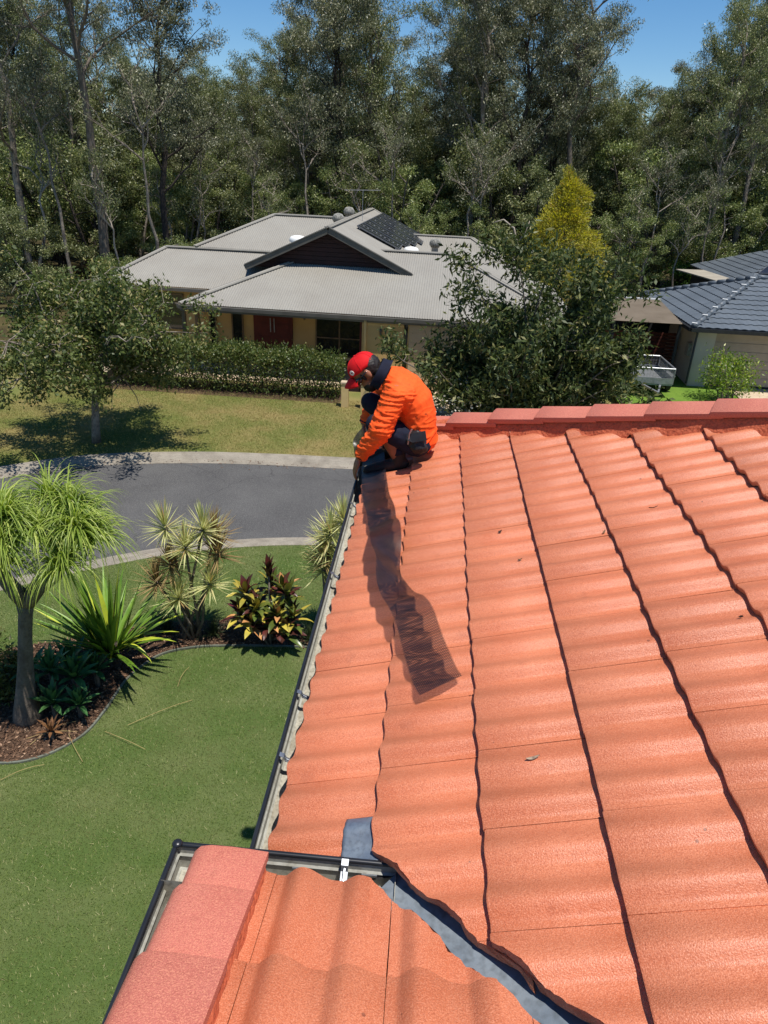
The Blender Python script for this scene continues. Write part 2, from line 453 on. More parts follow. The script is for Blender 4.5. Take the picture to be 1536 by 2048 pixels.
BED = [tuple(p) for p in catmull([(-6.6, 6.15, 0), (-5.5, 6.28, 0), (-4.75, 6.40, 0), (-4.3, 6.85, 0), (-4.18, 7.4, 0), (-4.15, 8.1, 0), (-3.9, 8.68, 0), (-3.45, 8.95, 0), (-2.9, 9.08, 0), (-2.2, 9.17, 0), (-1.5, 9.22, 0), (-0.6, 9.2, 0), (0.4, 9.15, 0)], 6)]
BED_BACK = [(0.4, 9.75), (-1.4, 9.72), (-2.2, 9.82), (-3.0, 9.8), (-4.2, 9.55), (-5.2, 9.0), (-6.2, 8.6), (-6.9, 7.4)]
sheet('garden_bed', [(p[0], p[1]) for p in BED] + BED_BACK, 0.012, 'soil')
mat('edging', srgb(84, 88, 76), 0.75, srgb(124, 128, 116), 3, 6, 0.35, 0.7, srgb(80, 84, 70), 40, 0.5)
e = MB()
pts = BED
prof = [(-0.014, 0.0), (-0.014, 0.03), (0.014, 0.03), (0.014, 0.0)]
vs = []; fs = []
for i, p in enumerate(pts):
    a = Vector(pts[max(i - 1, 0)]); b = Vector(pts[min(i + 1, len(pts) - 1)]); d = (b - a).normalized(); nn = Vector((-d.y, d.x, 0))
    zz = 0.012 * noise.noise(Vector(p) * 1.5)
    for w, z in prof: vs.append(Vector(p) + nn * w + Vector((0, 0, z + zz)))
for i in range(len(pts) - 1):
    for j in range(3): fs.append((i * 4 + j, (i + 1) * 4 + j, (i + 1) * 4 + j + 1, i * 4 + j + 1))
e.add(vs, fs)
o = e.build('garden_edging', 'edging'); fix_normals(o.data)
tag(o, 'low grey strip edging curving round the brown garden bed', 'garden edging')

def poly_points(poly, n, r):
    """n random points inside a polygon"""
    P = np.array([(p[0], p[1]) for p in poly]); lo = P.min(0); hi = P.max(0); out = []
    got = 0
    while got < n:
        q = lo + (hi - lo) * r.random((n, 2))
        x, y = q[:, 0], q[:, 1]; ins = np.zeros(len(q), bool); j = len(P) - 1
        for i in range(len(P)):
            xi, yi = P[i]; xj, yj = P[j]
            c = ((yi > y) != (yj > y)) & (x < (xj - xi) * (y - yi) / (yj - yi + 1e-12) + xi)
            ins ^= c; j = i
        out.append(q[ins]); got += ins.sum()
    return np.concatenate(out)[:n]
# mulch chips on the bed
r = np.random.default_rng(3)
p2 = poly_points([(p[0], p[1]) for p in BED] + BED_BACK, 14000, r)
pos = np.c_[p2, 0.014 + 0.02 * r.random(len(p2))]
ax = r.normal(size=(len(p2), 3)); ax[:, 2] *= 0.25
v, q = leaf_quads(pos, ax, 0.02 + 0.05 * r.random(len(p2)), 0.012 + 0.012 * r.random(len(p2)), r)
leaf_mat('mulch', srgb(70, 52, 42), srgb(134, 104, 82), 0.9, 0.0, srgb(178, 148, 122), 0.1)
o = link('mulch', quad_mesh('mulch', v, q), 'mulch'); tag(o, 'brown bark mulch and dry leaf litter on the garden bed', 'mulch', kind='stuff')
# grass blades: near lawn (dense) outside the bed
leaf_mat('grass_blade', srgb(84, 108, 46), srgb(136, 150, 82), 0.7, 0.35, srgb(200, 192, 146), 0.2, patch=srgb(136, 136, 88), pscale=0.9)
def grass(name, poly, n, hmin, hmax, w, m, label, hole=None, seed=1):
    r = np.random.default_rng(seed)
    p = poly_points(poly, n, r)
    if hole is not None:
        P = np.array(hole); x, y = p[:, 0], p[:, 1]; ins = np.zeros(len(p), bool); j = len(P) - 1
        for i in range(len(P)):
            xi, yi = P[i]; xj, yj = P[j]
            ins ^= ((yi > y) != (yj > y)) & (x < (xj - xi) * (y - yi) / (yj - yi + 1e-12) + xi); j = i
        p = p[~ins]
    n = len(p)
    a = r.random(n) * 2 * np.pi; h = hmin + (hmax - hmin) * r.random(n)
    ww = w * (0.6 + 0.8 * r.random(n))
    base = np.c_[p, np.zeros(n)]
    s = np.c_[np.cos(a), np.sin(a), np.zeros(n)] * ww[:, None] * 0.5
    lean = r.normal(size=(n, 2)) * (h * 0.55)[:, None]
    tip = base + np.c_[lean, h]
    v = np.stack([base - s, base + s, tip], 1).reshape(-1, 3); q = np.arange(n * 3).reshape(n, 3)
    o = link(name, quad_mesh(name, v, q), m); tag(o, label, 'grass', kind='stuff'); return o
hole = [(p[0], p[1]) for p in BED] + BED_BACK
npoly = [(-0.2, 3.0), (-0.2, 12.75)] + [(p[0], p[1] - 0.03) for p in reversed(NEAR_K) if -9.5 < p[0] < -0.3] + [(-7.5, 4.5), (-5.2, 1.6), (-2.6, 1.2)]
grass('lawn_grass', npoly, 330000, 0.012, 0.038, 0.0065, 'grass_blade', 'short mown green lawn grass around the curved garden bed', hole, 5)
leaf_mat('verge_blade', srgb(96, 112, 52), srgb(150, 146, 84), 0.8, 0.3, srgb(186, 166, 114), 0.15, patch=srgb(166, 146, 100), pscale=0.55)
vpoly = [(p[0], p[1] + 0.05) for p in FAR_K if -13 < p[0] < 1] + [(1, 22.6), (-13, 22.6)]
grass('verge_grass', vpoly, 120000, 0.02, 0.05, 0.012, 'verge_blade', 'dry olive verge grass between the far kerb and the hedge', None, 6)

r = np.random.default_rng(77)
def kerb_litter(line, side, n, x0, x1, name, label):
    L = [p for p in line if x0 < p[0] < x1]; P = []
    for i in range(n):
        k = r.integers(0, len(L) - 1); a = Vector(L[k]); b = Vector(L[k + 1]); d = (b - a).normalized(); q = a.lerp(b, r.random()) + Vector((-d.y, d.x, 0)) * side * (0.12 + abs(r.normal(0, 0.28)))
        P.append((q.x, q.y, -0.085 if (q - a).length else -0.085))
    P = np.array(P); P[:, 2] = -0.09
    ax = r.normal(size=P.shape); ax[:, 2] *= 0.15
    v, q = leaf_quads(P, ax, 0.03 + 0.05 * r.random(n), 0.018, r)
    o = link(name, quad_mesh(name, v, q), 'mulch'); tag(o, label, 'leaf litter', kind='stuff')
kerb_litter(FAR_K, -1, 420, -11, 0, 'kerb_litter', 'scatter of dry leaf bits along the far kerb channel')
# ------------------------------------------------------------------ the tiled house we stand on
SL = R(20.0); TAN = math.tan(SL)
def main_z(x): return 5.266 + TAN * x                 # plane of the main slope (rises to +x)
def wing_z(y): return 5.7286 - TAN * y                # plane of the wing slope (falls to +y)
house = empty('tiled_house', (0, 0, 0), 0, 'terracotta tiled two-storey house whose roof fills the foreground', 'house')
M_MAIN = Matrix(((math.cos(SL), 0, -math.sin(SL), 0), (0, 1, 0, 0), (math.sin(SL), 0, math.cos(SL), 0), (0, 0, 0, 1)))
M_WING = Matrix(((0, 1, 0, 0), (-math.cos(SL), 0, math.sin(SL), 0), (math.sin(SL), 0, math.cos(SL), 0), (0, 0, 0, 1)))
def tile_profile(u, w=0.30):
    """two rolls across the tile: short steep rise, rounded crest, long gentle fall into the pan"""
    per = w / 2
    k = u / per
    t = k % 1.0
    amp = 0.030 if k < 1.0 else 0.023
    if t < 0.16: z = 0.0
    elif t < 0.44:
        q = (t - 0.16) / 0.28; z = math.sin(q * math.pi / 2) ** 1.15
    else:
        q = (t - 0.44) / 0.56; z = 0.5 + 0.5 * math.cos(math.pi * q)
    return amp * z - 0.013
def tile_mesh(name, w, length, gauge, n, t=0.027, gap=0.0009):
    """closed tile: front edge at x=0, upslope to +x, along +y; top follows the double roll"""
    us = [gap + (w - 2 * gap) * i / n for i in range(n + 1)]
    rows = []
    for x, dz in ((0.0, -0.0035), (0.005, 0.0), (length * 0.5, 0.0), (length, 0.0)):
        rows.append([(x, u, tile_profile(u, w) - t * x / gauge + dz) for u in us])
    bot0 = [(0.001, u, tile_profile(u, w) - 0.024) for u in us]
    bot1 = [(length, u, tile_profile(u, w) - t * length / gauge - 0.022) for u in us]
    allr = rows + [bot1, bot0]
    vs = [p for rr in allr for p in rr]; k = n + 1; fs = []
    for i in range(len(allr)):
        j = (i + 1) % len(allr)
        for c in range(n): fs.append((i * k + c, j * k + c, j * k + c + 1, i * k + c + 1))
    fs.append(tuple(i * k for i in range(len(allr) - 1, -1, -1))); fs.append(tuple(i * k + n for i in range(len(allr))))
    me = bpy.data.meshes.new(name); me.from_pydata(vs, [], fs); fix_normals(me)
    me.materials.append(MATS['terracotta'])
    return me
def finish_tile(me):
    bm = bmesh.new(); bm.from_mesh(me)
    for f in bm.faces: f.smooth = True
    for ed in bm.edges: ed.smooth = not (len(ed.link_faces) == 2 and ed.calc_face_angle(0) > R(40))
    bm.to_mesh(me); bm.free()
T_MAIN = tile_mesh('roof_tile', 0.30, 0.42, 0.331, 40); finish_tile(T_MAIN)
T_WING = tile_mesh('roof_tile', 0.32, 0.42, 0.331, 48); finish_tile(T_WING)
def place_tile(base, mtx, size, cuts, parent, ragged=0.0):
    """cuts: vertical planes (point, outward normal in plan); tile kept on the inner side"""
    corners = [mtx @ Vector((x, y, 0)) for x in (0, size[0]) for y in (0, size[1])]
    need = []
    for p, n in cuts:
        ds = [(c - Vector(p)).dot(Vector(n)) for c in corners]
        if min(ds) >= 0: return None
        if max(ds) > 0: need.append((p, n))
    if not need:
        o = bpy.data.objects.new('roof_tile', base)
    else:
        bm = bmesh.new(); bm.from_mesh(base); bm.transform(mtx)
        for p, n in need:
            g = bmesh.ops.bisect_plane(bm, geom=bm.verts[:] + bm.edges[:] + bm.faces[:], plane_co=p, plane_no=n, clear_outer=True)
            es = [x for x in g['geom_cut'] if isinstance(x, bmesh.types.BMEdge)]
            if es:
                try: bmesh.ops.edgenet_fill(bm, edges=es)
                except Exception: pass
            if ragged:
                nv = Vector(n)
                for x in g['geom_cut']:
                    if isinstance(x, bmesh.types.BMVert): x.co += nv * ragged * (noise.noise(x.co * 37) + 0.6 * noise.noise(x.co * 90))
        if len(bm.faces) < 4: bm.free(); return None
        bm.transform(mtx.inverted())
        for f in bm.faces: f.smooth = True
        bm.normal_update()
        for ed in bm.edges: ed.smooth = not (len(ed.link_faces) == 2 and ed.calc_face_angle(0) > R(40))
        me = bpy.data.meshes.new('roof_tile'); bm.to_mesh(me); bm.free(); me.materials.append(MATS['terracotta'])
        o = bpy.data.objects.new('roof_tile', me)
    COL.objects.link(o)
    o.parent = parent
    o.matrix_basis = mtx
    return o
HD = Vector((0.785, -0.62, 0)).normalized(); HN = Vector((-HD.y, HD.x, 0)); HP = Vector((0.104, 4.821, 0))
rt2 = 1 / math.sqrt(2)
# roof deck under the tiles
def deck(name, pts, z, parent):
    me = bpy.data.meshes.new(name); me.from_pydata([(x, y, z(x, y)) for x, y in pts], [], [tuple(range(len(pts)))])
    return link(name, me, 'sarking', parent)
hx = lambda x: HP.y + (x - HP.x) * HD.y / HD.x + 0.12
main_roof = deck('main_roof', [(-0.33, 1.37), (0.0, 1.37), (3.2, -1.83), (3.2, hx(3.2)), (-0.33, hx(-0.33))], lambda x, y: main_z(x) - 0.085, house)
wing_roof = deck('wing_roof', [(-0.5, 1.27), (0.0, 1.27), (1.6, -0.33), (1.6, -0.9), (-0.5, -0.9)], lambda x, y: wing_z(y) - 0.085, house)
rr = random.Random(11)
for k in range(11):
    x = -0.385 + 0.311 * k
    j0 = int(math.floor((-1.2 - 0.224) / 0.3))
    for j in range(j0, 20):
        y = 0.224 + 0.30 * j
        jit = Matrix.Translation((rr.uniform(-0.003, 0.003), rr.uniform(-0.0006, 0.0006), main_z(x) + rr.uniform(-0.001, 0.0015)))
        m = Matrix.Translation((x, y, 0)) @ jit @ M_MAIN @ Matrix.Rotation(R(rr.uniform(-0.25, 0.25)), 4, 'Z') @ Matrix.Rotation(R(rr.uniform(-0.2, 0.2)), 4, 'Y')
        cuts = [(HP + HN * 0.05, HN)]
        if k == 0: cuts.append((Vector((0, 1.400, 0)), Vector((0, -1, 0))))
        else: cuts.append((Vector((0, 1.345, 0)), Vector((-rt2, -rt2, 0))))
        if k >= 9 and y < 0: continue
        place_tile(T_MAIN, m, (0.42, 0.30), cuts, main_roof, 0.006)
for k in range(6):
    y = 1.305 - 0.311 * k
    for j in range(-2, 6):
        x = 0.32 * j
        jit = Matrix.Translation((rr.uniform(-0.0006, 0.0006), rr.uniform(-0.002, 0.002), wing_z(y) + rr.uniform(-0.001, 0.001)))
        m = Matrix.Translation((x, y, 0)) @ jit @ M_WING @ Matrix.Rotation(R(rr.uniform(-0.15, 0.15)), 4, 'Z')
        cuts = [(Vector((0, 1.245, 0)), Vector((rt2, rt2, 0))), (Vector((-0.45, 0, 0)), Vector((-1, 0, 0)))]
        place_tile(T_WING, m, (0.42, 0.32), cuts, wing_roof, 0.008)
# valley tray between the two slopes
vs = []; fs = []; N = 60
offs = [-0.17, -0.13, -0.07, -0.012, 0.0, 0.012, 0.07, 0.13, 0.17]
for i in range(N + 1):
    s = i / N
    cx, cy = -0.03 + 2.0 * s, 1.335 - 2.0 * s
    for w in offs:
        vs.append((cx + w * rt2, cy + w * rt2, main_z(cx) - 0.074 + abs(w) * TAN * rt2 + 0.0025 * noise.noise(Vector((cx * 6, cy * 6, w * 9)))))
kk = len(offs)
for i in range(N):
    for j in range(kk - 1): fs.append((i * kk + j, (i + 1) * kk + j, (i + 1) * kk + j + 1, i * kk + j + 1))
v = MB().add(vs, fs).build('valley_flashing', 'valley_steel', house, True); fix_normals(v.data)
# lead strip dressed over the bottom course beside the valley
vs = []; fs = []
NX, NY = 12, 26
LX0, LX1 = -0.158, -0.045
for a in range(NX + 1):
    for b in range(NY + 1):
        x = LX0 + (LX1 - LX0) * a / NX; y = 1.39 + 0.155 * b / NY
        u = (y - 0.224) % 0.30
        z = main_z(x) + tile_profile(u) - 0.027 * ((x + 0.385) / 0.311) + 0.0055 + 0.0018 * noise.noise(Vector((x * 30, y * 30, 2)))
        if a == 0: x += 0.004 * noise.noise(Vector((0, y * 40, 1)))
        vs.append((x, y, z))
for a in range(NX):
    for b in range(NY): fs.append((a * (NY + 1) + b, (a + 1) * (NY + 1) + b, (a + 1) * (NY + 1) + b + 1, a * (NY + 1) + b + 1))
v = MB().add(vs, fs).build('lead_flashing', 'lead', main_roof, True); fix_normals(v.data)
so = v.modifiers.new('solid', 'SOLIDIFY'); so.thickness = 0.002; so.offset = -1

# hip caps with bedding mortar
def cap_section(hw, rise, drop, n=14):
    out = []
    for i in range(n + 1):
        w = -hw + 2 * hw * i / n
        out.append((w, rise * (1 - (abs(w) / hw) ** 1.35) ))
    return [(-hw, -drop)] + out + [(hw, -drop)]
def cap_mesh(name, length, hw, rise, drop, lift, m):
    """ridge cap along +x, low end at x=0, thicker head that laps the next"""
    sec = cap_section(hw, rise, drop); k = len(sec)
    vs = []; fs = []
    for x, sc, dz in ((0.0, 1.0, lift - 0.004), (0.006, 1.015, lift), (length * 0.5, 0.985, lift * 0.5), (length, 0.95, 0.0)):
        for w, z in sec: vs.append((x, w * sc, z * sc + dz))
    nr = 4
    for w, z in sec: vs.append((length, w * 0.88, z * 0.85 - 0.016))
    for w, z in sec: vs.append((0.0, w * 0.93, z * 0.93 + lift - 0.018))
    nr = 6
    for i in range(nr):
        j = (i + 1) % nr
        for c in range(k - 1): fs.append((i * k + c, i * k + c + 1, j * k + c + 1, j * k + c))
    fs.append(tuple(i * k for i in range(nr))); fs.append(tuple(i * k + k - 1 for i in range(nr - 1, -1, -1)))
    me = bpy.data.meshes.new(name); me.from_pydata(vs, [], fs); fix_normals(me); finish_tile(me)
    me.materials.append(MATS[m]); return me
CAP = cap_mesh('hip_cap', 0.42, 0.112, 0.05, 0.016, 0.013, 'cap_tile')
for i in range(-2, 11):
    t = 0.043 + 0.345 * i
    p = HP + HN * 0.115 + HD * t
    q = p + HD * 0.345
    z0 = main_z((HP + HD * t).x) + 0.085; z1 = main_z((HP + HD * (t + 0.345)).x) + 0.085
    if i < 1: z0 -= 0.015 * (1 - i); z1 -= 0.015 * (1 - i)
    ex = Vector((q.x - p.x, q.y - p.y, z1 - z0)).normalized(); ey = Vector((-HD.y, HD.x, 0)); ez = ex.cross(ey)
    mm = Matrix(((ex.x, ey.x, ez.x, p.x), (ex.y, ey.y, ez.y, p.y), (ex.z, ey.z, ez.z, z0), (0, 0, 0, 1)))
    o = bpy.data.objects.new('hip_cap', CAP); COL.objects.link(o); o.parent = main_roof
    o.matrix_basis = mm @ Matrix.Rotation(R(rr.uniform(-0.8, 0.8)), 4, 'Z') @ Matrix.Rotation(R(rr.uniform(-1.5, 1.5)), 4, 'X')
vs = []; fs = []; N = 260
for i in range(N + 1):
    t = -0.62 + 4.1 * i / N
    b = HP + HD * t
    bulge = 0.008 * noise.noise(Vector((t * 9, 0, 0)))
    foot = b - HN * (0.006 + 0.014 * noise.noise(Vector((t * 6, 3, 0))))
    yy = (foot.y - 0.224) % 0.30
    xk = (foot.x + 0.385) % 0.311
    zf = main_z(foot.x) + tile_profile(yy) - 0.027 * xk / 0.311 - 0.004
    top = b + HN * 0.045
    vs.append((foot.x, foot.y, zf))
    m1 = b + HN * (0.016 + bulge); vs.append((m1.x, m1.y, main_z(b.x) + 0.035))
    vs.append((top.x - HN.x * 0.012, top.y - HN.y * 0.012, main_z(b.x) + 0.085)); vs.append((top.x + HN.x * 0.05, top.y + HN.y * 0.05, main_z(b.x) + 0.1))
for i in range(N):
    for j in range(3): fs.append((i * 4 + j, (i + 1) * 4 + j, (i + 1) * 4 + j + 1, i * 4 + j + 1))
o = MB().add(vs, fs).build('mortar_bedding', 'mortar', main_roof, True); fix_normals(o.data)
# the slope beyond the hip (falls away from us)
vs = []; 
a = HP + HN * 0.11 - HD * 0.62; b = HP + HN * 0.11 + HD * 3.9
far = MB().add([(a.x, a.y, main_z(a.x)), (b.x, b.y, main_z(b.x) + 0.02), (b.x, 5.35, 5.02), (a.x, 5.35, 5.02)], [(0, 1, 2, 3)]).build('end_roof', 'terracotta', house)

# verge caps of the wing
V_CAP = None
def verge_mesh(length):
    # section across x: inner edge flat lapping the tiles, rounded shoulder, turned down outside
    sec = [(-0.352, -0.012), (-0.352, 0.012), (-0.40, 0.015), (-0.45, 0.017), (-0.505, 0.016), (-0.532, 0.010), (-0.546, -0.004), (-0.552, -0.03), (-0.554, -0.11), (-0.540, -0.11), (-0.537, -0.03), (-0.51, -0.002), (-0.45, 0.002)]
    k = len(sec); vs = []; fs = []
    for x, dz, sc in ((0.0, 0.014, 1.03), (0.004, 0.021, 1.05), (0.014, 0.023, 1.05), (length * 0.6, 0.005, 1.0), (length, -0.006, 0.97)):
        for s, z in sec: vs.append((x, -0.45 + (s + 0.45) * sc, z + dz))
    for i in range(4):
        for c in range(k): fs.append((i * k + c, i * k + (c + 1) % k, (i + 1) * k + (c + 1) % k, (i + 1) * k + c))
    fs.append(tuple(range(k))); fs.append(tuple(4 * k + c for c in range(k - 1, -1, -1)))
    me = bpy.data.meshes.new('verge_cap'); me.from_pydata(vs, [], fs); fix_normals(me); finish_tile(me); me.materials.append(MATS['cap_tile']); return me
yb = [1.315, 1.155, 0.93, 0.68, 0.43, 0.18, -0.07, -0.32]
for i in range(len(yb) - 1):
    L = (yb[i] - yb[i + 1]) / math.cos(SL) + 0.05
    o = bpy.data.objects.new('verge_cap', verge_mesh(L)); COL.objects.link(o); o.parent = wing_roof
    o.matrix_basis = Matrix.Translation((0, yb[i], wing_z(yb[i]) + 0.012)) @ M_WING @ Matrix.Rotation(R(rr.uniform(-0.4, 0.4)), 4, 'Z')
# mortar line beside the verge caps
vs = []; fs = []
for i in range(81):
    y = 1.30 - 1.7 * i / 80
    wob = 0.006 * noise.noise(Vector((y * 22, 1, 0))) + 0.004 * noise.noise(Vector((y * 60, 4, 0)))
    vs += [(-0.356, y, wing_z(y) + 0.016), (-0.350 + wob * 0.5, y, wing_z(y) + 0.004), (-0.346 + wob, y, wing_z(y) - 0.03)]
for i in range(80):
    for j in range(2): fs.append((i * 3 + j, (i + 1) * 3 + j, (i + 1) * 3 + j + 1, i * 3 + j + 1))
o = MB().add(vs, fs).build('mortar_bedding', 'mortar', wing_roof, True); fix_normals(o.data)

# gutters: rolled black lip, pale inside, floor with grit
def gutter(name, a, b, out, z, width=0.125, depth=0.10):
    """a->b along the lip; out = outward direction"""
    a = Vector(a); b = Vector(b); out = Vector(out); d = (b - a).normalized()
    root = MB()
    sec = [(0.003, -0.004), (0.005, 0.003), (0.001, 0.007), (-0.006, 0.007), (-0.010, 0.003), (-0.0095, -0.003), (-0.005, -0.005), (-0.004, -depth * 0.55), (-0.002, -depth), (0.004, -depth - 0.002), (0.004, -0.012)]
    k = len(sec); vs = []; fs = []
    for p in (a, b):
        for w, dz in sec: vs.append(p + out * w + Vector((0, 0, z + dz)))
    for c in range(k): fs.append((c, (c + 1) % k, k + (c + 1) % k, k + c))
    fs.append(tuple(range(k))); fs.append(tuple(range(2 * k - 1, k - 1, -1)))
    root.add(vs, fs)
    g = root.build(name, 'gutter_black', house); fix_normals(g.data); smooth_by_angle(g, 50)
    sec2 = [(-0.0065, -0.0052), (-0.0065, -depth * 0.3), (-0.012, -depth * 0.36), (-0.007, -depth * 0.42), (-0.007, -depth * 0.9), (-0.014, -depth + 0.004)]
    m2 = MB(); vs = []; fs = []
    for p in (a, b):
        for w, dz in sec2: vs.append(p + out * w + Vector((0, 0, z + dz)))
    k = len(sec2)
    for c in range(k - 1): fs.append((c, c + 1, k + c + 1, k + c))
    m2.add(vs, fs); o = m2.build('gutter_lining', 'gutter_inside', g); fix_normals(o.data)
    m3 = MB(); sec3 = [(-0.014, -depth + 0.004), (-width, -depth + 0.004), (-width, 0.01)]
    vs = [p + out * w + Vector((0, 0, z + dz)) for p in (a, b) for w, dz in sec3]
    m3.add(vs, [(0, 1, 4, 3), (1, 2, 5, 4)]); o = m3.build('gutter_floor', 'gutter_floor', g); fix_normals(o.data)
    return g
def bracket(g, p, out, z, width=0.11):
    p = Vector(p); out = Vector(out); s = Vector((-out.y, out.x, 0))
    m = MB()
    path = [p - out * 0.008 + Vector((0, 0, z + 0.012)), p - out * 0.024 + Vector((0, 0, z + 0.006)), p - out * 0.03 + Vector((0, 0, z - 0.012)), p - out * 0.06 + Vector((0, 0, z - 0.022)), p - out * width + Vector((0, 0, z - 0.012))]
    for i in range(len(path) - 1): m.bar(path[i], path[i + 1] + (path[i + 1] - path[i]) * 0.05, 0.020, 0.0022)
    m.tube([p - out * 0.028 + s * 0.0 + Vector((0, 0, z - 0.002)), p - out * 0.058 + Vector((0, 0, z - 0.016))], 0.0035, 6)
    return m.build('gutter_bracket', 'zinc', g)
g1 = gutter('gutter', (-0.451, 5.33, 0), (-0.451, 1.39, 0), (-1, 0, 0), 5.062)
for y in (1.9, 2.245, 3.19, 4.06, 4.9): bracket(g1, (-0.451, y, 0), (-1, 0, 0), 5.062)
g2 = gutter('gutter', (-0.634, 1.385, 0), (0.008, 1.385, 0), (0, 1, 0), 5.215)
for x in (-0.40, -0.14): bracket(g2, (x, 1.385, 0), (0, 1, 0), 5.215)
MB().box(0.0045, 0.0065, 1.26, 1.37, 5.118, 5.205).build('stop_end', 'gutter_inside', g2)
for x in (-0.27, -0.07): MB().box(x - 0.022, x + 0.022, 1.366, 1.3705, 5.175, 5.182).build('overflow_slot', 'zinc', g2)
g3 = gutter('gutter', (-0.634, 1.385, 0), (-0.634, -0.6, 0), (-1, 0, 0), 5.2155)
for y in (0.62,): bracket(g3, (-0.634, y, 0), (-1, 0, 0), 5.2155)
MB().ellipsoid((-0.628, 1.379, 5.221), (0.016, 0, 0), (0, 0.016, 0), (0, 0, 0.01), 10, 6).build('gutter_corner', 'gutter_black', g3, True)
# mortar droppings in the wing gutter corner
m = MB()
for i in range(9):
    m.ellipsoid((-0.575 + rr.uniform(-0.012, 0.02), 1.32 + rr.uniform(-0.045, 0.02), 5.125 + rr.uniform(0, 0.012)), (rr.uniform(0.008, 0.02), 0, 0), (0, rr.uniform(0.008, 0.02), 0), (0, 0, rr.uniform(0.006, 0.012)), 8, 5)
o = m.build('mortar_dropping', 'mortar', g3, True)
# walls and soffits below the eaves
MB().box(0.10, 9.0, 1.0, 4.75, -0.12, 4.98).build('wall', 'render_wall', house)
MB().box(-0.42, 9.0, -6.0, 1.0, -0.12, 4.98).build('wall', 'render_wall', house)
MB().box(-0.325, 0.2, 1.20, 5.30, 4.985, 5.0).box(-0.325, -0.30, 1.36, 5.30, 4.99, 5.085).build('fascia', 'gutter_black', house)
MB().box(-0.515, -0.42, -0.6, 1.24, 5.0, 5.28).box(-0.515, 0.30, 1.215, 1.24, 5.0, 5.19).build('fascia', 'gutter_floor', house)

# small litter lying on the tiles
def on_main(x, y):
    xk = (x + 0.385) % 0.311
    return main_z(x) + tile_profile((y - 0.224) % 0.30) - 0.027 * xk / 0.311
def roof_leaf(x, y, L, W, ang, m, label, curl=0.006):
    vs = []; fs = []
    n = 7
    for i in range(n + 1):
        t = i / n; w = W * math.sin(math.pi * min(max(t, 0.03), 0.97)) ** 0.8
        px = (t - 0.5) * L
        for s in (-1, 0, 1):
            lx = px * math.cos(ang) - s * w / 2 * math.sin(ang); ly = px * math.sin(ang) + s * w / 2 * math.cos(ang)
            vs.append((x + lx, y + ly, on_main(x + lx, y + ly) + 0.004 + abs(s) * curl * 0.6 + curl * 4 * (t - 0.5) ** 2))
    for i in range(n):
        for s in range(2): fs.append((i * 3 + s, (i + 1) * 3 + s, (i + 1) * 3 + s + 1, i * 3 + s + 1))
    o = MB().add(vs, fs).build('fallen_leaf', m, None, True)
    return tag(o, label, 'leaf', 'dead leaves lying on the roof tiles')
roof_leaf(0.393, 1.64, 0.042, 0.012, 0.2, 'grey_leaf', 'pale grey curled leaf on the lower main roof tiles, nearest the valley')
roof_leaf(1.066, 3.031, 0.06, 0.016, 0.6, 'dark_leaf', 'dark twisted leaf high on the main roof slope towards the hip')
roof_leaf(0.40, 3.134, 0.018, 0.014, 0.3, 'dark_leaf', 'tiny brown leaf fleck midway up the roof, left of the others')
roof_leaf(0.466, 2.833, 0.02, 0.008, 0.1, 'dead_leaf', 'thin tan leaf fleck just below the tiny brown fleck')
roof_leaf(1.12, 2.119, 0.02, 0.016, 1.0, 'dark_leaf', 'small dark leaf scrap near the right edge of the picture')
roof_leaf(0.844, 2.947, 0.022, 0.01, 0.9, 'dead_leaf', 'reddish leaf scrap caught against a tile course below the dark leaf', 0.004)

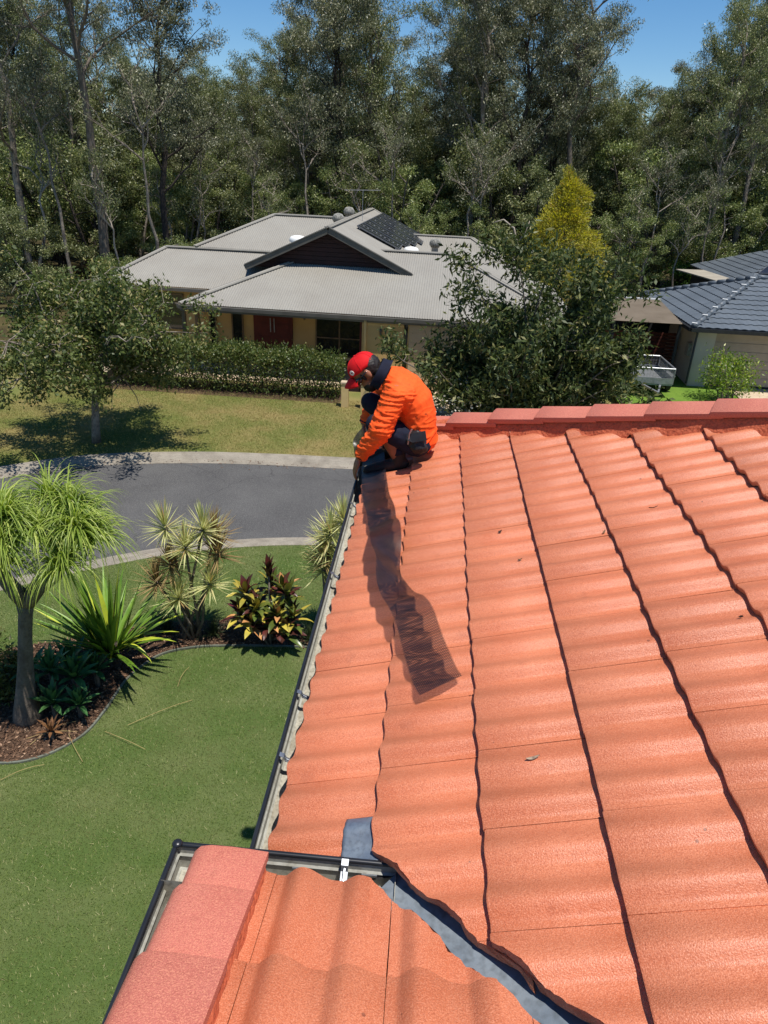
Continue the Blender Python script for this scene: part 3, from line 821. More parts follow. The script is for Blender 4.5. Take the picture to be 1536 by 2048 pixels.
# ------------------------------------------------------------------ gutter guard: a strip of black plastic mesh, folded on the tiles
def guard():
    # centre x, centre y, lift, twist (deg), half width
    st = [(0.120, 2.030, 0.030, 0, 0.086), (0.100, 2.085, 0.030, -2, 0.087), (0.075, 2.18, 0.036, -4, 0.087), (0.046, 2.286, 0.055, -6, 0.086), (0.012, 2.42, 0.085, -4, 0.085),
          (-0.025, 2.548, 0.085, 6, 0.083), (-0.070, 2.68, 0.060, 20, 0.080), (-0.105, 2.80, 0.060, 34, 0.078), (-0.130, 2.93, 0.075, 58, 0.080), (-0.150, 3.06, 0.085, 46, 0.082),
          (-0.165, 3.20, 0.110, 18, 0.083), (-0.178, 3.34, 0.090, 2, 0.085), (-0.200, 3.50, 0.036, -6, 0.085), (-0.225, 3.66, 0.052, 6, 0.085), (-0.262, 3.86, 0.032, -2, 0.085),
          (-0.290, 4.06, 0.030, 2, 0.085), (-0.312, 4.24, 0.030, 3, 0.085), (-0.332, 4.42, 0.03, 0, 0.085), (-0.350, 4.62, 0.05, -8, 0.085),
          (-0.385, 4.76, 0.10, -20, 0.07), (-0.43, 4.84, 0.13, -35, 0.06), (-0.465, 4.88, 0.10, -50, 0.055), (-0.475, 4.88, 0.04, -60, 0.05), (-0.465, 4.84, -0.04, -60, 0.045)]
    P = catmull([(s[0], s[1], s[2]) for s in st], 40)
    T = catmull([(s[3], s[4], 0) for s in st], 40)
    # resample by arc length, cells of 6.4 mm
    C = [Vector((p.x, p.y, main_z(max(p.x, -0.385)) + p.z)) for p in P]
    cum = [0.0]
    for i in range(1, len(C)): cum.append(cum[-1] + (C[i] - C[i - 1]).length)
    cell = 0.0100; n = int(cum[-1] / (cell / 2)); nw = 17
    vs = []; j = 0
    rows = []
    for i in range(n + 1):
        s = cum[-1] * i / n
        while j < len(cum) - 2 and cum[j + 1] < s: j += 1
        f = (s - cum[j]) / max(cum[j + 1] - cum[j], 1e-9)
        c = C[j].lerp(C[j + 1], f); tw = R(T[j].x + (T[j + 1].x - T[j].x) * f); hw = T[j].y
        d = (C[min(j + 3, len(C) - 1)] - C[max(j - 3, 0)]).normalized()
        nrm = Vector((-math.sin(SL), 0, math.cos(SL)))
        sd = d.cross(nrm).normalized()
        sd = (Matrix.Rotation(tw, 3, d) @ sd)
        nn = sd.cross(d)
        rows.append((c, sd, nn, hw))
    def pt(i, w):
        i = min(max(i, 0), n)
        c, sd, nn, hw = rows[i]
        p = c + sd * (w * hw)
        p = p + nn * (0.0015 * noise.noise(Vector((p.x * 14, p.y * 14, w))))
        if -0.385 < p.x: 
            lo = on_main(p.x, p.y) + 0.003
            if p.z < lo: p.z = lo
        return p
    V = []; F = []
    for i in range(0, n - 1):
        off = 0.5 if i % 2 else 0.0
        for k in range(nw):
            w = -1 + 2 * (k + 0.5 + off) / nw; hwid = 1.0 / nw
            if w + hwid > 1.0: continue
            corners = [pt(i - 1, w), pt(i, w + hwid), pt(i + 1, w), pt(i, w - hwid)]
            c = (corners[0] + corners[1] + corners[2] + corners[3]) / 4
            b = len(V)
            hf_ = 0.40 + 0.18 * max(0.0, min(1.0, (2.95 - c.y) / 0.5)); V += corners + [c + (p - c) * hf_ for p in corners]
            F += [(b + a, b + (a + 1) % 4, b + 4 + (a + 1) % 4, b + 4 + a) for a in range(4)]
    me = quad_mesh('gutter_guard', np.array([tuple(p) for p in V]), np.array(F))
    o = link('gutter_guard', me, 'guard_mesh')
    tag(o, 'strip of black plastic gutter mesh twisted across the roof tiles towards the worker', 'gutter mesh')
guard()
# ------------------------------------------------------------------ grey corrugated-roof house across the road
mat('grey_sheet', srgb(146, 142, 132), 0.5, srgb(138, 133, 123), 0.8, 5, 0.35, 0.7, srgb(120, 116, 108), 12, 0.25, spec=0.5)
mat('grey_trim', srgb(120, 116, 108), 0.5, srgb(110, 106, 98), 3, 4, spec=0.4)
mat('eave_trim', srgb(96, 92, 84), 0.5, srgb(84, 80, 72), 3, 4, spec=0.4)
mat('cream_render', srgb(206, 172, 112), 0.9, srgb(196, 160, 102), 1.5, 5, bump=0.15, bscale=60)
mat('cream_paint', srgb(214, 186, 132), 0.7, srgb(204, 176, 122), 3, 4)
mat('cream_door', srgb(198, 172, 136), 0.6, srgb(190, 164, 128), 3, 4)
mat('gable_board', srgb(52, 28, 26), 0.75, srgb(42, 24, 22), 4, 4)
mat('red_door', srgb(104, 40, 28), 0.55, srgb(88, 32, 22), 5, 4)
mat('glass_dark', (0.012, 0.014, 0.016), 0.06, (0.02, 0.022, 0.024), 1.0, 3, spec=0.7)
mat('bronze_frame', srgb(126, 104, 76), 0.5, srgb(112, 92, 66), 6, 3)
mat('solar_glass', (0.012, 0.013, 0.018), 0.22, (0.018, 0.019, 0.026), 4, 3, spec=0.6)
mat('alu', srgb(170, 172, 176), 0.4, srgb(150, 152, 156), 8, 3, metallic=0.6)
mat('solar_frame', srgb(120, 122, 126), 0.4, srgb(100, 102, 106), 8, 3, metallic=0.5)
mat('busbar', srgb(140, 142, 146), 0.5)
mat('white_plastic', srgb(232, 232, 228), 0.4, srgb(220, 220, 214), 6, 3)
mat('vent_grey', srgb(150, 148, 140), 0.5, srgb(126, 124, 116), 10, 4)

H2 = empty('corrugated_roof_house', (-8.688, 24.393, 0), math.atan2(-0.0298, 0.9996), 'cream house with grey corrugated hip roof and dark front gable', 'house')
def corrugated(name, poly, along, parent, pitch=0.085, amp=0.0085, m='grey_sheet'):
    """corrugated sheet on a planar 3D polygon; ribs run up the slope, waves along the eave direction"""
    P = [Vector(p) for p in poly]; n = (P[1] - P[0]).cross(P[2] - P[0]).normalized()
    if n.z < 0: n = -n
    e = Vector(along); e = (e - n * e.dot(n)).normalized(); s = n.cross(e)
    if s.z < 0: s = -s
    o = P[0]
    uv = [((p - o).dot(e), (p - o).dot(s)) for p in P]
    u0 = min(u for u, _ in uv); u1 = max(u for u, _ in uv)
    N = int((u1 - u0) / (pitch / 6)); vs = []; fs = []; prev = None
    for i in range(N + 1):
        u = u0 + 1e-4 + (u1 - u0 - 2e-4) * i / N
        hit = []
        for k in range(len(uv)):
            a, b = uv[k], uv[(k + 1) % len(uv)]
            if (a[0] - u) * (b[0] - u) <= 0 and abs(a[0] - b[0]) > 1e-9: hit.append(a[1] + (b[1] - a[1]) * (u - a[0]) / (b[0] - a[0]))
        if len(hit) < 2: prev = None; continue
        w = amp * math.cos(2 * math.pi * u / pitch)
        for h in (min(hit), max(hit)): vs.append(o + e * u + s * h + n * w)
        c = len(vs) - 2
        if prev is not None: fs.append((prev, c, c + 1, prev + 1))
        prev = c
    me = bpy.data.meshes.new(name); me.from_pydata(vs, [], fs); fix_normals(me)
    return link(name, me, m, parent, True)
T20 = math.tan(R(20))
A_R = 13.6
z45 = 2.5 + 4.45 * T20
front = corrugated('front_roof', [(0, 0, 2.5), (A_R, 0, 2.5), (9.17, 4.45, z45), (4.45, 4.45, z45)], (1, 0, 0), H2)
corrugated('side_roof', [(0, 0, 2.5), (4.45, 4.45, z45), (4.45, 9, z45), (0, 9, 2.5)], (0, 1, 0), H2)
corrugated('side_roof', [(A_R, 0, 2.5), (A_R, 9, 2.5), (9.17, 9, z45), (9.17, 4.45, z45)], (0, 1, 0), H2)
corrugated('back_roof', [(4.45, 4.45, z45), (9.17, 4.45, z45), (9.6, 8.4, z45 - 1.3), (4.45, 8.4, z45 - 1.3)], (1, 0, 0), H2)
# gable
PK = Vector((4.63, 3.0, 4.93)); GL = Vector((1.72, 3.05, 3.58)); GR = Vector((7.54, 3.05, 3.58)); BKY = 15.9
corrugated('gable_roof', [(4.63, 2.75, 4.96), (4.63, BKY, 5.0), (8.7, BKY, 3.12), (8.7, 6.5, 3.10), (7.70, 2.75, 3.54)], (0, 1, 0), H2)
corrugated('gable_roof', [(4.63, 2.75, 4.96), (4.63, BKY, 5.0), (0.6, BKY, 3.12), (0.6, 6.5, 3.10), (1.56, 2.75, 3.54)], (0, 1, 0), H2)
m = MB()
gz0 = 3.50
boards = 9
for i in range(boards):
    f0 = i / boards; f1 = (i + 1) / boards - 0.012
    zl, zh = gz0 + (4.86 - gz0) * f0, gz0 + (4.86 - gz0) * f1
    wl = 3.0 * (1 - f0) ; wh = 3.0 * (1 - f1)
    MB().prism([(4.63 - wl, 3.10, zl), (4.63 + wl, 3.10, zl), (4.63 + wh, 3.10, zh), (4.63 - wh, 3.10, zh)], (0, 0.025 + 0.002 * (i % 2), 0)).build('cladding_board', 'gable_board', H2)
MB().prism([(1.6, 3.14, 3.45), (7.66, 3.14, 3.45), (4.63, 3.14, 4.9)], (0, 0.05, 0)).build('gable_wall', 'gable_board', H2)
for s in (-1, 1):
    d = Vector((s * 3.08, 0, -1.42)).normalized()
    MB().bar(Vector((4.63 + s * 0.01, 2.74, 4.86)), Vector((4.63 + s * 3.10, 2.74, 3.44)), 0.035, 0.20, (0, 0, 1)).build('barge_board', 'eave_trim', H2)
    MB().bar(Vector((4.63 + s * 0.01, 2.74, 4.99)), Vector((4.63 + s * 3.10, 2.74, 3.56)), 0.10, 0.03, (0, 0, 1)).build('barge_capping', 'grey_trim', H2)
# main roof behind, left wing, right rear roof
corrugated('main_roof', [(-1.5, 6.0, 3.72), (4.6, 6.0, 3.72), (4.6, 9.0, 4.90), (1.14, 9.0, 4.90)], (1, 0, 0), H2)
corrugated('main_roof', [(1.14, 9.0, 4.90), (-1.5, 6.0, 3.72), (-3.4, 13, 3.0), (1.14, 12, 4.85)], (0, 1, 0), H2)
corrugated('main_roof', [(1.14, 9.02, 4.90), (4.6, 9.02, 4.90), (4.6, 14, 3.2), (-0.5, 14, 3.2)], (1, 0, 0), H2)
corrugated('wing_roof', [(-4.6, 3.3, 2.5), (1.9, 3.3, 2.5), (1.9, 6.0, 3.64), (-2.7, 6.0, 3.64)], (1, 0, 0), H2)
corrugated('wing_roof', [(-4.6, 3.3, 2.5), (-2.7, 6.0, 3.64), (-2.7, 7.4, 3.64), (-4.6, 10.0, 2.5)], (0, 1, 0), H2)
corrugated('wing_roof', [(-2.7, 6.02, 3.64), (1.2, 6.02, 3.64), (1.2, 9.5, 2.5), (-4.5, 9.5, 2.5)], (1, 0, 0), H2)
corrugated('rear_roof', [(6.6, 9.8, 2.55), (12.9, 9.8, 2.55), (9.9, 14, 3.98), (6.6, 14, 3.98)], (1, 0, 0), H2)
corrugated('rear_roof', [(12.9, 9.8, 2.55), (12.9, 18, 2.55), (9.9, 14.4, 3.98), (9.9, 14, 3.98)], (0, 1, 0), H2)
# ridge and hip cappings
rc = [((0, 0, 2.52), (4.45, 4.45, z45 + 0.02)), ((A_R, 0, 2.52), (9.17, 4.45, z45 + 0.02)), ((4.45, 4.45, z45 + 0.02), (9.17, 4.45, z45 + 0.02)),
      ((4.63, 2.72, 4.985), (4.63, BKY, 5.02)), ((1.14, 9, 4.92), (4.6, 9, 4.92)), ((-1.5, 6.0, 3.74), (1.14, 9.0, 4.92)), ((-2.7, 6.0, 3.66), (1.9, 6.0, 3.68)),
      ((-4.6, 3.3, 2.52), (-2.7, 6, 3.66)), ((6.8, 14, 4.0), (9.9, 14, 4.0)), ((12.9, 9.8, 2.57), (9.9, 14, 4.0)), ((4.63, BKY, 5.01), (8.7, BKY, 3.14))]
for a, b in rc:
    a = Vector(a); b = Vector(b); MB().bar(a, b, 0.26, 0.03).tube([a + Vector((0, 0, 0.015)), b + Vector((0, 0, 0.015))], 0.028, 8).build('ridge_capping', 'grey_sheet', H2)
# eave gutter, fascia
MB().box(-0.02, A_R + 0.02, -0.16, -0.02, 2.36, 2.475).build('eave_gutter', 'eave_trim', H2)
MB().box(0.0, A_R, -0.02, 0.01, 2.27, 2.44).build('fascia', 'grey_trim', H2)
MB().box(-4.6, 1.2, 3.15, 3.3, 2.36, 2.475).build('eave_gutter', 'eave_trim', H2)
MB().box(-0.14, 0.0, 0.0, 9, 2.36, 2.475).build('eave_gutter', 'eave_trim', H2)
MB().prism([(0, 0.05, 2.42), (6.4, 0.05, 2.42), (6.4, 3.4, 2.42), (0, 3.4, 2.42)], (0, 0, 0.02)).build('verandah_ceiling', 'cream_paint', H2)
# walls
MB().box(-4.1, 0.0, 3.9, 9, 0, 2.45).build('wall', 'cream_render', H2)
MB().box(0.0, 6.3, 1.9, 2.1, 0, 2.42).build('wall', 'cream_render', H2)
MB().box(6.3, 7.72, 0.06, 2.3, 0, 2.36).build('wall', 'cream_render', H2)
MB().box(7.86, A_R - 0.4, 0.16, 8.8, 0, 2.36).build('wall', 'cream_render', H2)
MB().box(0.0, 12.5, 2.35, 16, 0, 2.5).build('wall', 'cream_render', H2)
MB().box(7.72, 7.86, 0.24, 0.5, 0, 2.36).build('door_gap', 'glass_dark', H2)  # near-black box filling the dark gap line beside the garage door
gd = MB().box(7.9, 12.6, 0.125, 0.158, 0.02, 2.30).build('garage_door', 'cream_door', H2)
for i in range(7): MB().box(7.92, 12.58, 0.10, 0.124, 0.03 + 0.325 * i, 0.03 + 0.325 * i + 0.312).build('door_panel', 'cream_door', gd)
MB().box(-0.05, 6.3, -0.1, 1.9, 0, 0.06).build('verandah_floor', 'pale_concrete', H2)
# door pair, windows, sidelights
d = MB().box(2.05, 3.50, 1.80, 1.91, 0.06, 2.30).build('front_door', 'red_door', H2)
for i in range(2):
    x0 = 2.12 + 0.68 * i
    for k in range(4): MB().box(x0 + 0.08, x0 + 0.56, 1.785, 1.80, 0.25 + 0.5 * k, 0.65 + 0.5 * k).build('door_panel', 'red_door', d)
    MB().tube([(2.70 + 0.14 * i, 1.74, 1.35), (2.70 + 0.14 * i, 1.73, 1.85)], 0.018, 8).build('handle', 'alu', d)
def window(parent, x0, x1, y, z0, z1, mx=(), mz=(), fr='bronze_frame'):
    w = MB().box(x0, x1, y - 0.02, y + 0.02, z0, z1).build('window', 'glass_dark', parent)
    f = MB()
    t = 0.045
    f.box(x0 - t, x1 + t, y - 0.05, y + 0.03, z1, z1 + t).box(x0 - t, x1 + t, y - 0.07, y + 0.03, z0 - t, z0)
    f.box(x0 - t, x0, y - 0.05, y + 0.03, z0, z1).box(x1, x1 + t, y - 0.05, y + 0.03, z0, z1)
    for q in mx: f.box(q - 0.025, q + 0.025, y - 0.04, y - 0.021, z0, z1)
    for q in mz: f.box(x0, x1, y - 0.045, y - 0.0215, q - 0.02, q + 0.02)
    f.build('frame', fr, w)
    return w
window(H2, 4.40, 6.12, 1.88, 0.35, 2.25, (5.24,), (1.25,))
w = window(H2, 0.40, 0.58, 1.88, 0.1, 2.25)
w = window(H2, 1.25, 1.60, 1.88, 0.1, 2.25)
window(H2, -3.6, -1.4, 3.88, 0.8, 2.1, (-2.5,))
MB().box(6.18, 6.30, 0.4, 0.55, 0, 2.36).build('verandah_post', 'red_door', H2)
MB().box(0.02, 0.14, 0.02, 0.14, 0, 2.36).build('verandah_post', 'bronze_frame', H2)
MB().box(-0.02, 0.12, 1.4, 1.52, 0, 2.36).build('verandah_post', 'bronze_frame', H2)
MB().tube([(6.42, 0.0, 0.0), (6.42, 0.0, 2.12), (6.42, -0.04, 2.24), (6.42, -0.08, 2.36)], 0.045, 10).build('downpipe', 'cream_paint', H2, True)
for x, y in ((3.95, 1.86), (6.95, 0.02)):
    l = MB().box(x - 0.04, x + 0.04, y - 0.05, y + 0.05, 1.92, 2.06).ellipsoid((x, y - 0.03, 1.90), (0.045, 0, 0), (0, 0.045, 0), (0, 0, 0.06), 10, 6).build('wall_lamp', 'bronze_frame', H2, True)
# solar panels on the right face of the gable roof
def on_gable(a, b): return Vector((a, b, 4.96 - (a - 4.63) * 0.462 + 0.10))
bs = [6.1, 8.0, 9.95, 11.9, 13.85, 15.75]
nrm = Vector((0.462, 0, 1)).normalized()
for i in range(5):
    b0, b1 = bs[i] + 0.05, bs[i + 1] - 0.03
    a0, a1 = 5.2, 6.9 + 0.2 * i
    c = [on_gable(a0, b0), on_gable(a1, b0 + 0.1), on_gable(a1, b1), on_gable(a0, b1)]
    p = MB().prism(c, nrm * 0.04).build('solar_panel', 'solar_glass', H2); fix_normals(p.data)
    f = MB()
    cc = [q + nrm * 0.03 for q in c]
    for k in range(4): f.bar(cc[k], cc[(k + 1) % 4], 0.035, 0.045, nrm)
    f.build('frame', 'solar_frame', p)
    g = MB()
    for t in (0.33, 0.66):
        g.bar(cc[0].lerp(cc[3], t) + nrm * 0.014, cc[1].lerp(cc[2], t) + nrm * 0.014, 0.012, 0.004, nrm)
    for t in np.linspace(0.08, 0.92, 9):
        q = cc[0].lerp(cc[1], t).lerp(cc[3].lerp(cc[2], t), 0.5) + nrm * 0.014
        g.bar(q - Vector((0, 0.06, 0)), q + Vector((0, 0.06, 0)), 0.05, 0.004, nrm)
    g.build('busbar', 'busbar', p)
m = MB()
for b in (6.3, 9, 12, 14.8):
    for a in (5.3, 6.8): m.bar(on_gable(a, b), on_gable(a, b) - nrm * 0.12, 0.05, 0.05, (0, 1, 0))
m.build('panel_foot', 'alu', H2)
# roof ventilators, light domes
def ventilator(loc, s=1.0):
    v = MB().lathe(loc[0], loc[1], [(0.15 * s, loc[2] - 0.3), (0.15 * s, loc[2] + 0.12 * s), (0.2 * s, loc[2] + 0.16 * s)], 14).build('roof_ventilator', 'vent_grey', H2)
    m = MB()
    for k in range(18):
        a = 2 * math.pi * k / 18
        pts = [(loc[0] + r_ * math.cos(a + tw), loc[1] + r_ * math.sin(a + tw), loc[2] + z) for r_, z, tw in ((0.16 * s, 0.16 * s, 0), (0.235 * s, 0.26 * s, 0.08), (0.235 * s, 0.36 * s, 0.16), (0.16 * s, 0.47 * s, 0.24), (0.03 * s, 0.51 * s, 0.3))]
        m.tube(pts, 0.022 * s, 5)
    m.lathe(loc[0], loc[1], [(0.15 * s, loc[2] + 0.17 * s), (0.215 * s, loc[2] + 0.28 * s), (0.21 * s, loc[2] + 0.36 * s), (0.12 * s, loc[2] + 0.48 * s), (0.02 * s, loc[2] + 0.52 * s)], 14)
    m.build('vane_head', 'vent_grey', v, True)
ventilator((4.1, 8.2, 4.62), 1.0)
ventilator((4.05, 11.6, 4.72), 1.0)
ventilator((8.25, 9.5, 3.72), 1.0)
for loc, rad in (((2.6, 7.0, 4.1), 0.36), ((7.35, 7.2, 3.9), 0.33)):
    MB().lathe(loc[0], loc[1], [(rad, loc[2] - 0.2), (rad, loc[2]), (rad * 0.95, loc[2] + rad * 0.2), (rad * 0.75, loc[2] + rad * 0.38), (rad * 0.35, loc[2] + rad * 0.48), (0.01, loc[2] + rad * 0.5)], 18).build('skylight_dome', 'white_plastic', H2, True)
# television antenna
an = MB().tube([(5.0, 9.2, 4.5), (5.0, 9.2, 6.08)], 0.010, 6)
an.tube([(4.2, 9.2, 6.02), (5.75, 9.2, 6.08)], 0.008, 6)
for i in range(8): an.tube([(4.25 + 0.2 * i, 8.85 + 0.02 * i, 6.03 + 0.005 * i), (4.25 + 0.2 * i, 9.55 - 0.02 * i, 6.03 + 0.005 * i)], 0.0035, 5)
an.build('antenna', 'alu', H2)

# ------------------------------------------------------------------ blue-grey tiled garage house on the right
mat('slate_tile', srgb(90, 97, 103), 0.5, srgb(80, 87, 93), 0.8, 5, 0.35, 0.7, srgb(110, 118, 126), 40, 0.3, spec=0.45, rand=0.06)
mat('slate_trim', srgb(56, 62, 68), 0.5, srgb(48, 54, 60), 3, 4)
mat('off_white', srgb(186, 180, 168), 0.85, srgb(176, 170, 158), 2, 5, bump=0.1, bscale=60)
mat('stone_door', srgb(160, 148, 132), 0.6, srgb(150, 138, 122), 3, 4)
mat('tan_sheet', srgb(104, 92, 76), 0.7, srgb(90, 78, 62), 1.2, 5)
mat('red_timber', srgb(92, 42, 30), 0.8, srgb(70, 32, 24), 7, 5)
mat('charcoal_wall', srgb(44, 44, 46), 0.8, srgb(36, 36, 38), 3, 4)
mat('cream_sheet', srgb(160, 152, 136), 0.7, srgb(146, 138, 122), 2, 4)
NB = 0.42   # the pad of this house lies a little higher
H3 = empty('slate_roof_house', (8.9, 25.4, 0), 0, 'house with blue-grey tiled hip roof and garage at the right edge', 'house')
AP = Vector((3.1, 3.5, 3.82)); RG = Vector((7.5, 3.5, 3.82))
def small_tile(name, w, L, m, n=8):
    vs = []; fs = []
    for x, dz in ((0.0, 0.0), (L, -0.03)):
        for i in range(n + 1):
            u = i / n; vs.append((x, u * w, 0.024 * (0.5 + 0.5 * math.cos(2 * math.pi * (u - 0.3))) + dz))
    for i in range(n + 1):
        u = i / n; vs.append((0.003, u * w, 0.024 * (0.5 + 0.5 * math.cos(2 * math.pi * (u - 0.3))) - 0.028))
    k = n + 1
    for i in range(n): fs += [(i, i + 1, k + i + 1, k + i), (2 * k + i, 2 * k + i + 1, i + 1, i)]
    me = bpy.data.meshes.new(name); me.from_pydata(vs, [], fs); fix_normals(me); finish_tile(me); me.materials.append(MATS[m]); return me
def tiled_plane(name, poly, parent, w=0.30, g=0.34, holder_m='slate_trim', limit=None, tm=None):
    """deck polygon (eave edge first two points) with single tiles laid on it, clipped by the polygon's own edges"""
    P = [Vector(p) for p in poly]; n = (P[1] - P[0]).cross(P[2] - P[0]).normalized()
    if n.z < 0: n = -n
    e = (P[1] - P[0]).normalized(); s = n.cross(e)
    if s.z < 0: s = -s; 
    flip = e.cross(s).dot(n) < 0
    me = bpy.data.meshes.new(name); me.from_pydata([p - n * 0.05 for p in P], [], [tuple(range(len(P)))])
    dk = link(name, me, holder_m, parent)
    uv = [((p - P[0]).dot(e), (p - P[0]).dot(s)) for p in P]
    vmax = max(v for _, v in uv)
    base = tm or small_tile('roof_tile', w, g * 1.12, 'slate_tile')
    made = 0
    for r_ in range(int(vmax / g) + 1):
        v = r_ * g; vm = v + g * 0.5
        hit = []
        for k in range(len(uv)):
            a, b = uv[k], uv[(k + 1) % len(uv)]
            if (a[1] - vm) * (b[1] - vm) <= 0 and abs(a[1] - b[1]) > 1e-9: hit.append(a[0] + (b[0] - a[0]) * (vm - a[1]) / (b[1] - a[1]))
        if len(hit) < 2: continue
        u0, u1 = min(hit), max(hit)
        i0 = int(math.floor(u0 / w)) ; i1 = int(math.ceil(u1 / w))
        for i in range(i0, i1):
            ua = max(i * w, u0 - 0.08); ub = min((i + 1) * w, u1 + 0.08)
            if ub - ua < 0.06: continue
            org = P[0] + e * ua + s * v + n * 0.012
            ex, ey, ez = s, -e if not flip else e, n
            sc = (ub - ua) / w
            if not flip: org = P[0] + e * ub + s * v + n * 0.012
            o = bpy.data.objects.new('roof_tile', base); COL.objects.link(o); o.parent = dk
            o.matrix_basis = Matrix(((ex.x, ey.x * sc, ez.x, org.x), (ex.y, ey.y * sc, ez.y, org.y), (ex.z, ey.z * sc, ez.z, org.z), (0, 0, 0, 1)))
            made += 1
    return dk
TM = small_tile('roof_tile', 0.30, 0.38, 'slate_tile')
tiled_plane('front_roof', [(0, 0, 2.5), (4.4, 0, 2.5), (4.4, 3.5, 3.82), AP], H3, tm=TM)
tiled_plane('side_roof', [(0.1, 7.3, 2.5), (0, 0, 2.5), AP], H3, tm=TM)
MB().add([(4.4, 0, 2.48), (9.5, 0, 2.48), (7.5, 3.5, 3.8), (4.4, 3.5, 3.8)], [(0, 1, 2, 3)]).build('front_roof', 'slate_tile', H3)
MB().add([(0.1, 7.3, 2.46), (9.5, 7.3, 2.46), RG - Vector((0, 0, 0.02)), AP - Vector((0, 0, 0.02))], [(0, 1, 2, 3)]).build('back_roof', 'slate_tile', H3)
def cap_row(a, b, parent, m, n, clip=None):
    a = Vector(a); b = Vector(b)
    for i in range(n):
        p = a.lerp(b, i / n); q = a.lerp(b, (i + 1.08) / n)
        up = Vector((0, 0, 0.05))
        MB().tube([p + up * 0.8, q + up * 0.45], [0.10, 0.085], 8).build('hip_cap', m, parent, True)
        if clip and i % 2 == 0: MB().bar(p + Vector((0, 0, 0.14)), p + (q - p) * 0.1 + Vector((0, 0, 0.14)), 0.18, 0.012).build('cap_clip', clip, parent)
cap_row((0, 0, 2.5), AP, H3, 'slate_tile', 13, 'white_plastic')
cap_row((0.1, 7.3, 2.5), AP, H3, 'slate_tile', 13)
cap_row(AP, RG, H3, 'slate_tile', 10)
MB().box(-0.08, 9.4, -0.13, 0.0, 2.36, 2.48).box(-0.13, 0.0, 0.0, 7.3, 2.36, 2.48).build('eave_gutter', 'gutter_black', H3)
MB().prism([(0, 0, 2.38), (9.4, 0, 2.38), (9.4, 7, 2.38), (0, 7, 2.38)], (0, 0, 0.015)).build('soffit', 'off_white', H3)
MB().box(0.42, 1.05, 0.55, 7.0, NB - 0.45, 2.38).build('wall', 'off_white', H3)
MB().box(1.05, 9.0, 0.70, 7.0, NB - 0.45, 2.38).build('wall', 'charcoal_wall', H3)
MB().box(1.06, 6.2, 0.56, 0.66, 2.26, 2.38).build('lintel', 'off_white', H3)
gd = MB().box(1.06, 6.0, 0.64, 0.66, NB, 2.26).build('garage_door', 'stone_door', H3)
for i in range(6): MB().box(1.08, 5.98, 0.62, 0.64, NB + 0.01 + 0.303 * i, NB + 0.29 + 0.303 * i).build('door_panel', 'stone_door', gd)
MB().tube([(0.36, 0.5, NB), (0.36, 0.5, 2.2), (0.2, 0.1, 2.36)], 0.04, 8).build('downpipe', 'slate_trim', H3)
MB().box(0.30, 0.42, 0.9, 1.2, NB + 0.9, NB + 1.35).build('meter_box', 'vent_grey', H3)
# rear wing of that house
tiled_plane('rear_roof', [(5.0, 17.0, 2.85), (4.8, 9.6, 2.85), (8.2, 12.6, 4.15), (8.4, 14.0, 4.15)], H3, w=0.34, g=0.36, tm=TM)
MB().add([(4.8, 9.6, 2.84), (12, 9.6, 2.84), (12, 12.6, 4.13), (8.2, 12.6, 4.13)], [(0, 1, 2, 3)]).build('rear_roof', 'slate_tile', H3)
MB().box(5.2, 12, 9.9, 17, 0, 2.84).build('wall', 'charcoal_wall', H3)
sp = MB().prism([(6.0, 10.35, 3.25), (8.8, 10.35, 3.25), (8.8, 11.6, 3.79), (7.2, 11.6, 3.79)], (0, -0.02, 0.05)).build('solar_panel', 'solar_glass', H3); fix_normals(sp.data)
MB().bar((6.0, 10.33, 3.29), (8.8, 10.33, 3.29), 0.04, 0.05).bar((6.0, 10.33, 3.29), (7.2, 11.6, 3.84), 0.04, 0.05).build('frame', 'solar_frame', sp)
MB().prism([(3.05, 13.0, 2.95), (3.8, 8.7, 2.95), (4.75, 8.9, 2.98), (4.4, 13.0, 2.98)], (0, 0, 0.05)).build('flat_awning', 'cream_sheet', H3)
MB().box(3.7, 4.6, 9.2, 9.35, 0, 2.9).build('awning_post', 'charcoal_wall', H3)
# patio cover between the two houses
PC = empty('patio_cover', (6.3, 26.0, 0), 0, 'tan ribbed patio roof beside the slate roofed garage', 'patio roof')
corrugated('roof_sheet', [(0, 0, 2.46), (2.45, 0, 2.46), (2.45, 3.3, 2.78), (0, 3.3, 2.78)], (0, 1, 0), PC, 0.2, 0.02, 'tan_sheet')
MB().box(-0.05, 2.5, 3.3, 3.38, 2.68, 2.82).build('fascia', 'white_plastic', PC)
for x, y in ((0.05, 0.1), (2.35, 0.1), (0.05, 3.2)): MB().box(x, x + 0.09, y, y + 0.09, 0, 2.44).build('post', 'charcoal_wall', PC)
SF = empty('slat_fence', (6.3, 27.6, 0), 0, 'dark red timber slat fence under the tan patio roof', 'fence')
for i in range(13): MB().box(0, 2.95, 0, 0.02, 0.25 + 0.125 * i, 0.25 + 0.125 * i + 0.105).build('slat', 'red_timber', SF)
for x in (0.02, 1.4, 2.85): MB().box(x, x + 0.07, 0.021, 0.09, 0.0, 1.9).build('post', 'red_timber', SF)
MB().box(-0.5, 3.0, 1.6, 1.75, 0, 2.4).build('backing_wall', 'charcoal_wall', SF)

# low cream post-and-board fence at the end of the hedge
CF = empty('garden_fence', (-2.75, 21.8, 0), 0, 'two short cream posts with a dark board at the end of the hedge', 'fence')
for x in (0, 0.62):
    p = MB().box(x, x + 0.22, 0, 0.22, 0, 0.78).build('post', 'cream_paint', CF)
    MB().box(x - 0.02, x + 0.24, -0.02, 0.24, 0.782, 0.83).build('post_cap', 'pale_concrete', p)
MB().box(0.22, 0.62, 0.09, 0.12, 0.52, 0.72).build('board', 'gable_board', CF)

